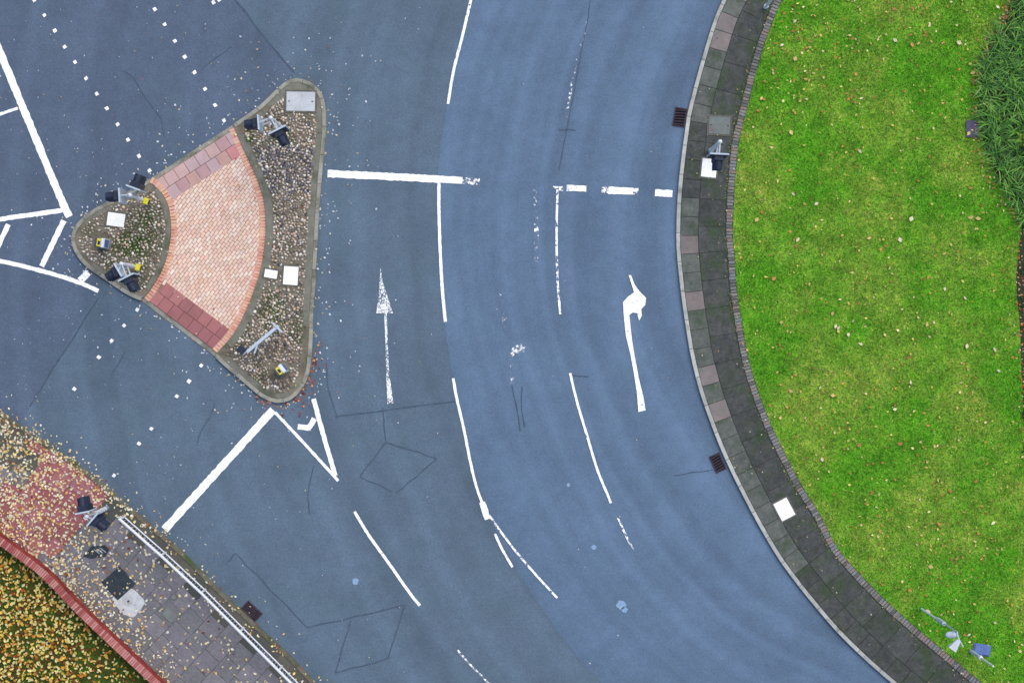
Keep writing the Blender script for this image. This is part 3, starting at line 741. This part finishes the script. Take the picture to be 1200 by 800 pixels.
verge_poly = cBW.line(0, cBW.L, -.10)+PL([(270, 1100), (-1000, 1100), (-1000, 533)])
verge = link('verge', sheet_me('verge', verge_poly, .10), m=M['verge'], kind='structure', label='grass verge covered with yellow leaves behind the wall')
wl_px = np.array([((x*PPM)+600, 400-y*PPM) for x, y in cBW.line(0, cBW.L, -.12)])
verge_px = np.vstack([wl_px, [(270, 930), (-130, 930)]])
def in_verge(x, y): return inside(verge_px, x, y)
xy = sample_px(26000, in_verge, (-60, 600, 230, 860))
link('grass_blades', grass_me('grass_blades', xy, .10, (.03, .08), (.012, .026), [(66, 120, 20, 3), (92, 150, 34, 3), (74, 92, 26, 2), (58, 60, 20, 1.5)]), verge, attr_mat('verge blade', .7, .2), kind='stuff')
# wall
wall = link('brick_wall', prism_me('brick_wall', cBW.line(0, cBW.L, .085)+cBW.line(0, cBW.L, -.085)[::-1], .0, WH-.105), m=M['wall_mortar'],
            label='low red brick wall with pinkish coping along the leafy verge', cat='wall')
wb = prism_me('brick', [(-.104, -.02), (.104, -.02), (.104, .02), (-.104, .02)], -.032, .032, 0, True)
ws, we = cBW.near(P(-30, 610)), cBW.near(P(205, 822))
rows = 8
for r_ in range(rows):
    n = int((we-ws)/.225)
    for i in range(n):
        t = ws+.225*(i+.5*(r_ % 2))
        if t > we: continue
        q = cBW.off(t, .087); v = cBW.tan(t)
        link('brick', wb, wall, M['wall_brick'], loc=(q[0], q[1], .135+r_*.075), rot=(0, 0, math.atan2(v[1], v[0])+random.uniform(-.015, .015)))
cb = prism_me('coping_brick', [(-.033, -.112), (.033, -.112), (.033, .112), (-.033, .112)], -.105, 0, .006)
n = int((we-ws)/.076)
for i in range(n):
    t = ws+.076*i; q = cBW.off(t, 0); v = cBW.tan(t)
    link('coping_brick', cb, wall, M['cope_brick'], loc=(q[0], q[1], WH+random.uniform(-.006, .006)), rot=(0, random.uniform(-.01, .01), math.atan2(v[1], v[0])+random.uniform(-.03, .03)))

# ================================================================== THINGS
def thing(name, loc, label, cat, rz=0.0, group=None):
    return link(name, None, label=label, cat=cat, group=group, loc=loc, rot=(0, 0, rz))
def part(name, mb, m, parent, label=None, smooth=False):
    return link(name, mb.me(name, smooth), parent, m, label=label)
def dirang(dx, dy): return math.atan2(-dy, dx)      # picture direction to world angle

# ---- traffic signals
def signal(top_px, heads, label, button=None, base_z=.10, h=3.35):
    bx, by = P(*top_px, h)
    t = thing('traffic_signal', (bx, by, base_z), label, 'traffic signal')
    hh = h-base_z
    part('pole', MB().tube((0, 0, 0), (0, 0, hh), .062, .056, 14), M['white_metal'], t, smooth=False)
    part('base_collar', MB().tube((0, 0, 0), (0, 0, .28), .085, .08, 14), M['grey_metal'], t)
    part('pole_cap', MB().tube((0, 0, hh), (0, 0, hh+.05), .062, .02, 14), M['white_metal'], t)
    if button:
        a = dirang(*button[:2]); q = MB(); c, s = math.cos(a), math.sin(a)
        bxx = part('push_button_box', q.box(c*.13, s*.13, 1.02, .16, .20, .34, a, .015), M['yellow'], t)
        part('button_panel', MB().box(c*.215, s*.215, 1.02, .014, .13, .22, a), M['navy'], bxx)
    for (px, fd, wid) in heads:
        hx, hy = P(*px, 3.05); a = dirang(*fd); dx, dy = hx-bx, hy-by
        f = Vector((math.cos(a), math.sin(a), 0)); sd_ = Vector((-f.y, f.x, 0)); c = Vector((dx, dy, 0))
        z0 = 2.25; zc = 2.78
        hd = part('signal_head', MB().box(c.x, c.y, zc, .17, .29, .98, a, .02), M['navy'], t)
        bk = c-f*.11
        bo = part('backing_board', MB().box(bk.x, bk.y, zc, .05, wid, 1.16, a, .008), M['boardback'], hd)
        fr = c-f*.075
        part('board_face', MB().box(fr.x, fr.y, zc, .014, wid-.05, 1.10, a), M['navy'], hd)
        for i, (zz, lm) in enumerate(((zc+.32, 'lens_r'), (zc, 'lens_a'), (zc-.32, 'lens_g'))):
            lc = c+f*.09
            part('lens', MB().tube((lc.x, lc.y, zz), (lc.x+f.x*.02, lc.y+f.y*.02, zz), .10, .095, 16), M[lm], hd)
            # hood: open-bottomed half tube jutting forward
            q = MB(); nseg = 9; pts = []; fc = []
            for e, (dist, rr) in enumerate(((.08, .13), (.33, .125))):
                for s_ in range(nseg+1):
                    th = math.pi*(-.12+1.24*s_/nseg)
                    p = c+f*dist+sd_*(rr*math.cos(th)); pts.append((p.x, p.y, zz+rr*math.sin(th)-(.0 if e == 0 else .02)))
            for s_ in range(nseg): fc.append((s_, s_+1, s_+nseg+2, s_+nseg+1))
            m0 = len(pts)
            for s_ in range(len(pts)):
                p = pts[s_]; ctr = c; zz0 = zz
                off = s_ % (nseg+1); th = math.pi*(-.12+1.24*off/nseg)
                pts.append((p[0]-sd_.x*.012*math.cos(th), p[1]-sd_.y*.012*math.cos(th), p[2]-.012*math.sin(th)))
            fc2 = [tuple(m0+i for i in ff[::-1]) for ff in fc]
            rim = [(nseg+1+s_, nseg+2+s_, m0+nseg+2+s_, m0+nseg+1+s_) for s_ in range(nseg)]
            part('hood', q.poly(pts, fc+fc2+rim), M['navy'], hd)
        for zz in (zc+.42, zc-.42):
            e = c-f*.12
            part('bracket', MB().tube((0, 0, zz), (e.x, e.y, zz), .028, .028, 8), M['steel'], t)
    return t
signal((317, 138), [((300, 145), (-1, .08), .46), ((328, 157.5), (.45, .89), .58)], 'grey twin-headed traffic signal beside the large steel cover at the island tip', None)
signal((152, 228.5), [((138, 230), (-1, .06), .44), ((160, 217), (.35, -.94), .46)], 'twin-headed traffic signal with yellow push button box near the white rectangular lid', (.94, .35))
signal((142, 309), [((137, 319), (-.85, .5), .46), ((152, 329), (.45, .89), .52)], 'twin-headed traffic signal with yellow button box at the rounded bed beside mossy cobbles', (.95, .25))
signal((844, 166), [((841.5, 186), (-.05, 1), .58)], 'single-headed traffic signal on the dark pavement beside a white lid', None)
signal((101, 605), [((98.5, 595), (-.2, -1), .44), ((114, 610.5), (.76, .65), .5)], 'twin-headed black traffic signal on the red leaf-strewn footway', None)

# ---- slim sign plate seen from above, on the island
a0, a1 = np.array(P(326, 382, 1.0)), np.array(P(290, 412, 1.0)); mid = (a0+a1)/2; d = a1-a0; L = np.linalg.norm(d); az = math.atan2(d[1], d[0])
t = thing('sign_frame', (mid[0], mid[1], .10), 'long grey metal sign frame standing across the cobbles', 'sign', az)
part('panel', MB().box(0, 0, .66, L, .05, .56, 0, .01), M['grey_metal'], t)
part('top_rail', MB().box(0, 0, .96, L+.04, .10, .045, 0, .008), M['boardback'], t)
for x in (-L*.40, L*.34):
    part('leg', MB().tube((x, 0, 0), (x, 0, .94), .035, .035, 10), M['steel'], t)
part('cross_bracket', MB().box(-L*.46, 0, .985, .06, .46, .04, .12, .006), M['boardback'], t)
part('cross_bracket', MB().box(L*.30, .12, .985, .26, .05, .04, .5, .006), M['boardback'], t)
cb2 = part('lamp_arm', MB().box(L*.55, -.02, .93, .22, .04, .04), M['steel'], t)
part('lamp_box', MB().box(L*.58, -.16, .95, .22, .24, .16, .2, .02), M['navy'], t)

# ---- bollards
def bollard(px, ang, label):
    x, y = P(*px, .8)
    t = thing('bollard', (x, y, .10), label, 'bollard', ang)
    part('base', MB().box(0, 0, .03, .42, .36, .06, 0, .01), M['margin'], t)
    part('rear_panel', MB().box(-.135, 0, .45, .07, .27, .80, 0, .015), M['lid_purple'], t)
    part('body', MB().box(-.035, 0, .47, .125, .25, .84, 0, .015), M['yellow'], t)
    part('top_inset', MB().box(-.02, -.01, .893, .075, .12, .012), M['navy'], t)
    part('front_panel', MB().box(.085, 0, .46, .11, .29, .83, 0, .015), M['white_metal'], t)
    part('front_plate', MB().box(.148, 0, .50, .012, .24, .60), M['lid_blue'], t)
bollard((118, 284.5), R(-8), 'small yellow and white bollard beside the mossy cobbles of the rounded bed')
bollard((328.5, 433.5), R(38), 'small yellow and white bollard at the pointed end past the sign frame')

# ---- lids and gullies
def lid(name, px, w, h, ang, m, label, cat, z=.10, keyed=True, frame=True, cross=False):
    x, y = P(*px, z)
    t = thing(name, (x, y, z), label, cat, ang)
    sx, sy = w/PPM, h/PPM
    if frame:
        q = MB(); f = .045
        q.box(0, sy/2+f/2, .008, sx+2*f, f, .03).box(0, -sy/2-f/2, .008, sx+2*f, f, .03).box(sx/2+f/2, 0, .008, f, sy, .03).box(-sx/2-f/2, 0, .008, f, sy, .03)
        part('frame', q, M['lid_frame'], t)
    part('lid', MB().box(0, 0, .012, sx-.012, sy-.012, .04, 0, .004), m, t)
    if keyed:
        for k in (-1, 1): part('key_hole', MB().box(k*sx*.4, 0, .0325, .05, .035, .004), M['lid_dark'], t)
    return t
lid('access_cover', (352.5, 119), 34, 23, R(-1), M['lid_pale'], 'large pale grey steel access cover at the island tip', 'access cover')
lid('access_cover', (136, 257.5), 21, 16, R(-8), M['lid_white'], 'white rectangular lid in the rounded mortar bed', 'access cover', keyed=False)
lid('access_cover', (317.5, 321), 15.5, 10, R(-10), M['lid_white'], 'small white lid beside the brick border of the crossing', 'access cover', keyed=False)
lid('access_cover', (340.8, 323), 17.5, 22, R(-4), M['lid_white'], 'upright white lid among cobbles next to a smaller lid', 'access cover', keyed=False)
lid('access_cover', (843, 147), 25, 21, R(-3), M['lid_grey'], 'grey green access cover in the dark pavement by a gully', 'access cover', z=.108)
lid('access_cover', (831, 197), 18, 22, R(-6), M['lid_white'], 'bright white lid at the foot of the single traffic signal', 'access cover', z=.108, keyed=False)
lid('access_cover', (919, 596.5), 18, 23, R(28), M['lid_white'], 'bright white lid alone in the dark pavement beside brick edging', 'access cover', z=.108, keyed=False)
lid('access_cover', (139, 683), 29, 29, R(42), M['lid_dark'], 'dark slate square cover beside the pale cover on the footway', 'access cover', z=.098, keyed=False, frame=False)
x, y = P(150.5, 704, .1)
t = thing('access_cover', (x, y, .104), 'pale cement access cover with central hole on the footway', 'access cover', R(-42))
q = []
for i in range(28):
    th = 6.283*i/28; c_, s_ = math.cos(th), math.sin(th); k_ = (abs(c_)**5+abs(s_)**5)**(-.2)*random.uniform(.94, 1.04)
    q.append((c_*k_*.47, s_*k_*.38))
link('lid', prism_me('lid', q, -.01, .022, .006), t, M['lid_pale'])
part('key_hole', MB().tube((0, 0, .018), (0, 0, .026), .04, .035, 10), M['lid_dark'], t)
x, y = P(203.5, 699, .1)
t = thing('stopcock_cover', (x, y, .104), 'small round stopcock cover near the guard rail', 'access cover')
part('lid', MB().tube((0, 0, 0), (0, 0, .016), .085, .08, 16), M['lid_grey'], t); part('rim', MB().tube((0, 0, 0), (0, 0, .010), .11, .105, 16), M['lid_frame'], t)
lid('access_cover', (199, 720), 15, 13, R(-40), M['lid_grey'], 'small grey lid on the footway near the round cover', 'access cover', z=.10, keyed=False, frame=False)
lid('access_cover', (1139.5, 151), 15.5, 20, R(0), M['lid_purple'], 'purple grey square plate in the lawn beside strap leaved plants', 'plate', z=.14, keyed=False, frame=False)
x, y = P(113, 646, .1)
t = thing('slotted_cover', (x, y, .10), 'black slotted cover half hidden by leaves near the twin black signal', 'access cover', R(12))
q = [(-.42, -.06), (-.2, -.18), (.25, -.2), (.42, -.02), (.3, .15), (-.12, .2)]
link('plate', prism_me('plate', q, -.01, .022, .006), t, M['lid_dark'])
for k in range(3): part('slot_bar', MB().box(.02+k*.1, .0, .027, .02, .22, .012, .7), M['steel'], t)

def gully(px, w, h, ang, label, n=6):
    x, y = P(*px); t = thing('drain_grate', (x, y, .010), label, 'drain', ang)
    sx, sy = w/PPM, h/PPM
    part('pit', MB().box(0, 0, .001, sx, sy, .008), M['void'], t)
    q = MB(); f = .035
    q.box(0, sy/2, .012, sx+f, f, .022).box(0, -sy/2, .012, sx+f, f, .022).box(sx/2, 0, .012, f, sy-f, .022).box(-sx/2, 0, .012, f, sy-f, .022)
    part('frame', q, M['iron'], t)
    for k in range(n): part('bar', MB().box(0, -sy/2+sy*(k+.7)/(n+.4), .012, sx-f, .032, .018, .12), M['iron'], t)
gully((796.5, 137.5), 13, 21, R(-10), 'iron road gully grate beside the pale kerb and grey access cover')
gully((841, 542), 12, 20, R(24), 'iron road gully grate at the pale kerb below the pinkish slabs')
gully((295, 715.5), 22, 12, R(-43), 'iron road gully grate with leaves at the mossy kerb by the guard rail', 5)

# ---- pedestrian guard rail
RAIL = [(140, 608), (181, 644), (232, 691), (285, 744), (340, 799), (372, 831)]
cRL = Curve(PL(RAIL, 1.05))
x, y = cRL.at(0)
gr = thing('guard_rail', (0, 0, .10), 'white galvanised pedestrian guard rail along the mossy kerb', 'guard rail')
gr.location = (x, y, .10); org = np.array([x, y])
nP = 5
def rail_tube(z, r, name, m):
    for k in range(nP):
        a = cRL.at(cRL.L*k/nP)-org; b = cRL.at(cRL.L*(k+1)/nP)-org
        part(name, MB().tube((a[0], a[1], z), (b[0], b[1], z), r, r, 10), m, gr)
rail_tube(.95, .042, 'top_rail', M['white_metal']); rail_tube(.80, .018, 'mid_rail', M['white_metal']); rail_tube(.12, .022, 'bottom_rail', M['white_metal'])
for k in range(nP+1):
    a = cRL.at(cRL.L*k/nP)-org; part('post', MB().tube((a[0], a[1], 0), (a[0], a[1], .97), .038, .038, 10), M['white_metal'], gr)
barm = MB().tube((0, 0, .12), (0, 0, .80), .008, .008, 6).me('infill_bar')
for k in range(nP):
    a = cRL.at(cRL.L*k/nP)-org; b = cRL.at(cRL.L*(k+1)/nP)-org
    for i in range(1, 15):
        q = a+(b-a)*i/15; link('infill_bar', barm, gr, M['steel'], loc=(q[0], q[1], 0))

# ---- posts at the lower right lawn corner
x, y = P(1079, 712.5)
t = thing('camera_post', (x, y, .10), 'slim pale post with wedge-shaped hood on the lawn by the brick edging', 'post')
def rel(px, h): 
    q = P(*px, h); return (q[0]-x, q[1]-y)
part('post', MB().tube((0, 0, 0), (0, 0, 2.6), .036, .03, 10), M['white_metal'], t)
part('sleeve', MB().tube((0, 0, 2.6), (0, 0, 3.6), .07, .06, 12), M['boardback'], t)
part('upper_post', MB().tube((0, 0, 3.6), (0, 0, 5.5), .022, .022, 8), M['steel'], t)
c = rel((1113.5, 743), 5.0)
part('head', MB().ball((c[0], c[1], 5.0), .14, 1.25, .75, .6, 2), M['boardback'], t, smooth=True)
part('head_arm', MB().tube((0, 0, 5.0), (c[0], c[1], 5.0), .03, .03, 8), M['steel'], t)
ap = rel((1123, 748), 5.4); w1 = rel((1110.5, 757), 5.2); w2 = rel((1118.5, 763), 5.2)
part('wedge_hood', MB().poly([(ap[0]-.05, ap[1], 5.42), (ap[0]+.05, ap[1]-.05, 5.42), (w2[0], w2[1], 5.30), (w1[0], w1[1], 5.30), (ap[0]-.05, ap[1], 5.32), (ap[0]+.05, ap[1]-.05, 5.32), (w2[0], w2[1], 5.08), (w1[0], w1[1], 5.08)],
     [(0, 1, 2, 3), (7, 6, 5, 4), (0, 4, 5, 1), (1, 5, 6, 2), (2, 6, 7, 3), (3, 7, 4, 0)]), M['white_metal'], t)
part('hood_arm', MB().tube((0, 0, 5.36), (ap[0], ap[1], 5.36), .03, .03, 8), M['steel'], t)
e = rel((1128, 757), 5.4); part('stay', MB().tube((ap[0], ap[1], 5.37), (e[0], e[1], 5.4), .022, .018, 8), M['steel'], t)
x, y = P(1137, 762)
t = thing('slim_post', (x, y, .10), 'slim pale post with thicker lower sleeve beside the blue lid', 'post')
part('sleeve', MB().tube((0, 0, 0), (0, 0, 1.35), .06, .055, 12), M['boardback'], t); part('collar', MB().tube((0, 0, 1.35), (0, 0, 1.5), .075, .06, 12), M['white_metal'], t)
part('post', MB().tube((0, 0, 1.5), (0, 0, 3.15), .032, .026, 10), M['white_metal'], t)
x, y = P(1150.5, 761, .15)
t = thing('blue_lid', (x, y, .12), 'faded blue rounded lid lying on the lawn beside a slim post', 'lid', R(-8))
q = MB(); q.box(0, 0, .05, .52, .34, .10, 0, .048); part('lid', q, M['lid_blue'], t); part('rim', MB().box(0, 0, .012, .56, .36, .03, 0, .012), M['lid_blue'], t)
# pale bar at the upper end of the pavement
x, y = P(899, 6, .5)
t = thing('marker_post', (x, y, .10), 'white and green marker post between pavement and brick edging', 'post')
top = P(903, -6, 2.0); bot = P(897.5, 11, 1.0)
part('post', MB().tube((0, 0, 0), (0, 0, 2.6), .05, .045, 12), M['white_metal'], t)
part('collar', MB().tube((0, 0, 0), (0, 0, .25), .08, .07, 12), M['white_metal'], t)

# ---- plants
def strap_me(name, n, lo, hi, pal, w=(.014, .028)):
    V = []; F = []; T = []; tc = pick(pal, n, 1, .18)
    for i in range(n):
        a = random.uniform(0, 6.283); L_ = random.uniform(lo, hi); el = random.uniform(.5, 1.35); wd = random.uniform(*w); bx, by = random.gauss(0, .06), random.gauss(0, .06)
        r, z = 0.0, 0.0; base = len(V); seg = 5
        for s_ in range(seg+1):
            f = s_/seg; ww = wd*(1-.85*f**2); x_, y_ = bx+r*math.cos(a), by+r*math.sin(a)
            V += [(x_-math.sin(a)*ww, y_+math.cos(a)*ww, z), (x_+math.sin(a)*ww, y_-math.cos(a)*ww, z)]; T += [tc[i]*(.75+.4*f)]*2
            ang_ = el-1.7*f; r += math.cos(ang_)*L_/seg; z = max(.02, z+math.sin(ang_)*L_/seg)
        for s_ in range(seg): F += [base+2*s_, base+2*s_+1, base+2*s_+3, base+2*s_+2]
    return fast_mesh(name, np.array(V), np.array(F), 4, np.array(T))
SP = [(92, 156, 58, 3), (76, 134, 58, 3), (126, 188, 68, 2.5), (56, 104, 50, 2), (164, 206, 100, 1.2)]
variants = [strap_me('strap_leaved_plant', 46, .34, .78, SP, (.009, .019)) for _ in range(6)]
spots = [(1153, 86), (1152, 100), (1152, 116), (1153, 131), (1156, 146), (1158, 165), (1163, 180), (1169, 194), (1176, 206), (1182, 220), (1189, 233), (1197, 246), (1160, 64), (1168, 48), (1178, 32), (1188, 14)]
while len(spots) < 150:
    q = (random.uniform(1146, 1286), random.uniform(-60, 262))
    if not inside(bed_px, np.array([q[0]-4]), np.array([q[1]]))[0]: continue
    if any(math.hypot(q[0]-o[0], q[1]-o[1]) < 9.5 for o in spots): continue
    spots.append(q)
for i, q in enumerate(spots):
    x, y = P(*q)
    lb = 'clump of dark green strap leaves in the planting bed at the lawn edge'; gp = 'strap leaved plants at the lawn edge'
    if math.hypot(q[0]-1139, q[1]-151) < 24: lb = 'strap leaved clump leaning towards the purple grey plate'; gp = 'strap leaved plants by the plate'
    elif dist_line(np.array([(1192, -12), (1172, 30), (1153, 72), (1148, 88)], float), np.array([q[0]]), np.array([q[1]]))[0] < 12: lb = 'strap leaved clump right behind the brown leaf drift'; gp = 'strap leaved plants behind the leaf drift'
    elif math.hypot(q[0]-1199, q[1]-165) < 16: lb = 'strap leaved clump touching the yellow green broad leaved plant'; gp = 'strap leaved plants round the broad leaved plant'
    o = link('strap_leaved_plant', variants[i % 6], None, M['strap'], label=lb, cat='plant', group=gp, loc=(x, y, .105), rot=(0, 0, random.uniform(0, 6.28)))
    o.scale = (1, 1, random.uniform(.8, 1.2))
bl = [(176, 200, 60, 3), (150, 182, 54, 3), (206, 214, 90, 2)]
x, y = P(1199, 165)
bp = link('broad_leaved_plant', strap_me('broad_leaved_plant', 16, .22, .36, bl, (.04, .07)), None, M['strap'], label='yellow green broad leaved plant among darker strap leaves', cat='plant', loc=(x, y, .105))
bp.scale = (1.25, 1.25, 2.4)
bpl = [strap_me('low_bedding_plant', 22, .12, .3, [(54, 84, 44, 3), (80, 108, 56, 2), (96, 60, 60, 1), (40, 60, 36, 2)], (.015, .035)) for _ in range(3)]
for i in range(34):
    x, y = P(random.uniform(1197, 1285), 268+i*9.5)
    link('low_bedding_plant', bpl[i % 3], None, M['strap'], label='low dark bedding plant in the leafy strip at the lawn edge', cat='plant', group='low bedding plants', loc=(x, y, .105), rot=(0, 0, random.uniform(0, 6.28)))

# ================================================================== LEAVES
foot_px = np.array([((x*PPM)+600, 400-y*PPM) for x, y in foot_poly])
def foot_t(x, y):
    d = np.clip(1.2-.0048*x-.0008*(y-500), .10, 1); return inside(foot_px, x, y) & (rng.random(np.shape(x)) < d)
link('fallen_leaves', leaves_me('fallen_leaves', sample_px(3000, foot_t, (-60, 430, 420, 850)), .106, LEAF_PAL, (.06, .12)), m=M['leaf'], kind='stuff', label='yellow and cream leaves strewn over the footway')
edge_w = np.array(BW, float); 
def nearwall(x, y): return inside(foot_px, x, y) & (dist_line(edge_w, x, y) < rng.exponential(9, np.shape(x)))
link('fallen_leaves', leaves_me('fallen_leaves', sample_px(420, nearwall, (-40, 590, 230, 850)), .108, LEAF_PAL, (.05, .10)), m=M['leaf'], kind='stuff', label='leaves drifted against the brick wall')
def verge_t(x, y): return in_verge(x, y) & (rng.random(np.shape(x)) < np.clip(1.25-.0045*x-.001*(y-620), .25, 1))
link('fallen_leaves', leaves_me('fallen_leaves', sample_px(4200, verge_t, (-60, 600, 230, 870)), .15, LEAF_VERGE, (.07, .14)), m=M['leaf'], kind='stuff', label='thick yellow and brown leaves over the verge')
kb = np.array(BK, float); isl_px = np.array([((x*PPM)+600, 400-y*PPM) for x, y in whole])
def gut(x, y): return ~inside(foot_px, x, y) & (dist_line(kb, x, y) < rng.exponential(6, np.shape(x))) & (rng.random(np.shape(x)) < np.clip(1.1-.003*x, .2, 1))
link('fallen_leaves', leaves_me('fallen_leaves', sample_px(170, gut, (-40, 440, 400, 830)), .012, LEAF_PAL, (.05, .09)), m=M['leaf'], kind='stuff', label='leaves in the gutter along the mossy kerb')
def kerb_top(x, y): return inside(foot_px, x, y) & (dist_line(kb, x, y) < 9)
link('fallen_leaves', leaves_me('fallen_leaves', sample_px(90, kerb_top, (-40, 440, 400, 830)), .118, LEAF_PAL+LEAF_RED, (.04, .08)), m=M['leaf'], kind='stuff', label='leaves lying on the mossy kerb')
def island_near(x, y): return ~inside(isl_px, x, y) & (dist_line(np.vstack([isl_px, isl_px[:1]]), x, y) < rng.exponential(16, np.shape(x))+1)
link('fallen_leaves', leaves_me('fallen_leaves', sample_px(420, island_near, (30, 40, 470, 530)), .012, LEAF_ROAD, (.045, .09), .2), m=M['leaf'], kind='stuff', label='pale leaf scraps on the road around the island')
def far_road(x, y): return ~inside(isl_px, x, y) & ~inside(foot_px, x, y) & (x < 850) & (rng.random(np.shape(x)) < np.clip(1.3-x/420, .04, 1)) & ~(inside(verge_px, x, y)) & ((y < 470) | (x > 120))
link('fallen_leaves', leaves_me('fallen_leaves', sample_px(420, far_road, (-30, -30, 850, 830)), .012, LEAF_ROAD, (.025, .06), .2, .8), m=M['leaf'], kind='stuff', label='small pale scraps scattered over the road')
tip = np.array([(290, 455), (309, 470), (330, 476), (348, 468), (364, 445), (371, 420)], float)
def tip_t(x, y): return ~inside(isl_px, x, y) & (dist_line(tip, x, y) < rng.exponential(5, np.shape(x))) & (x > 300)
link('fallen_leaves', leaves_me('fallen_leaves', sample_px(85, tip_t, (290, 400, 395, 500)), .012, LEAF_RED, (.05, .10)), m=M['leaf'], kind='stuff', label='orange red leaves drifted round the pointed island end')
def isl_t(x, y): return inside(isl_px, x, y)
link('fallen_leaves', leaves_me('fallen_leaves', sample_px(120, isl_t, (80, 90, 390, 480)), .125, LEAF_PAL+LEAF_RED, (.04, .08)), m=M['leaf'], kind='stuff', label='few leaves lying on the island')
pav_px = np.array([((x*PPM)+600, 400-y*PPM) for x, y in outer+inner[::-1]])
gl = np.array(GRASS, float)
def pav_t(x, y): return inside(pav_px, x, y) & ((dist_line(gl, x, y) < 12) | (rng.random(np.shape(x)) < .12))
link('fallen_leaves', leaves_me('fallen_leaves', sample_px(260, pav_t, (780, -60, 1200, 840)), .13, [(214, 190, 120, 3), (190, 150, 90, 2), (236, 226, 196, 2), (120, 100, 60, 2), (150, 160, 90, 2)], (.03, .07)), m=M['leaf'], kind='stuff', label='leaf scraps along the brick edging')
def lawn_t(x, y):
    c1 = np.exp(-(((x-925)/45)**2+((y-60)/60)**2)); c2 = np.exp(-(((x-1090)/90)**2+((y-640)/90)**2)); c3 = np.exp(-(((x-970)/40)**2+((y-500)/60)**2)); c4 = np.exp(-(((x-1040)/120)**2+((y-40)/60)**2))
    return in_lawn(x, y) & (rng.random(np.shape(x)) < .16+.8*c1+.35*c2+.3*c3+.3*c4)
link('fallen_leaves', leaves_me('fallen_leaves', sample_px(1250, lawn_t, (860, -60, 1230, 840)), .158, LEAF_LAWN, (.035, .115), .3), m=M['leaf'], kind='stuff', label='yellow and brown leaves scattered on the lawn')
def big_t(x, y): return in_lawn(x, y)
link('fallen_leaves', leaves_me('fallen_leaves', sample_px(70, big_t, (870, -40, 1190, 830)), .16, [(250, 232, 190, 3), (236, 206, 130, 2), (214, 150, 90, 1.5)], (.12, .18), .3), m=M['leaf'], kind='stuff', label='larger cream leaves scattered on the lawn')
weed_line = np.array([((q[0]*PPM)+600, 400-q[1]*PPM) for q in CG.line(0, CG.L, -.245)])
def weed_t(x, y): return (dist_line(weed_line, x, y) < rng.exponential(1.6, np.shape(x))) & (np.sin(y*.05+np.sin(y*.021)*3)+rng.normal(0, .5, np.shape(x)) > .1)
link('weed_tufts', grass_me('weed_tufts', sample_px(1500, weed_t, (835, -40, 1190, 830)), .112, (.02, .06), (.012, .03), [(118, 140, 70, 3), (150, 150, 90, 2), (84, 110, 46, 3), (170, 160, 110, 1)]), pav, M['weed'], kind='stuff', label='weeds in the joint along the brick edging')
drift = catmull([(1192, -12), (1184, 4), (1172, 30), (1160, 50), (1153, 72), (1148, 88)], 6)
def drift_t(x, y): return dist_line(drift, x, y) < rng.exponential(2.6, np.shape(x))+.6
link('fallen_leaves', leaves_me('fallen_leaves', sample_px(240, drift_t, (1130, -30, 1215, 110)), .17, [(214, 140, 96, 3), (180, 92, 66, 3), (236, 190, 150, 2), (130, 62, 52, 2), (200, 160, 150, 1)], (.05, .09)), m=M['leaf'], kind='stuff', label='brown leaves drifted along the planting bed edge')
drift2 = np.array([(1142, 96), (1141, 131), (1143, 175), (1155, 200), (1166, 222), (1174, 238), (1196, 262), (1192, 300), (1194, 340), (1196, 420), (1199, 500)], float)
def drift2_t(x, y): return dist_line(drift2, x, y) < rng.exponential(3.5, np.shape(x))
link('fallen_leaves', leaves_me('fallen_leaves', sample_px(260, drift2_t, (1120, 80, 1220, 520)), .19, LEAF_RED+[(236, 200, 170, 4), (206, 120, 130, 2)], (.04, .08)), m=M['leaf'], kind='stuff', label='pink and brown leaves along the lower bed edge')
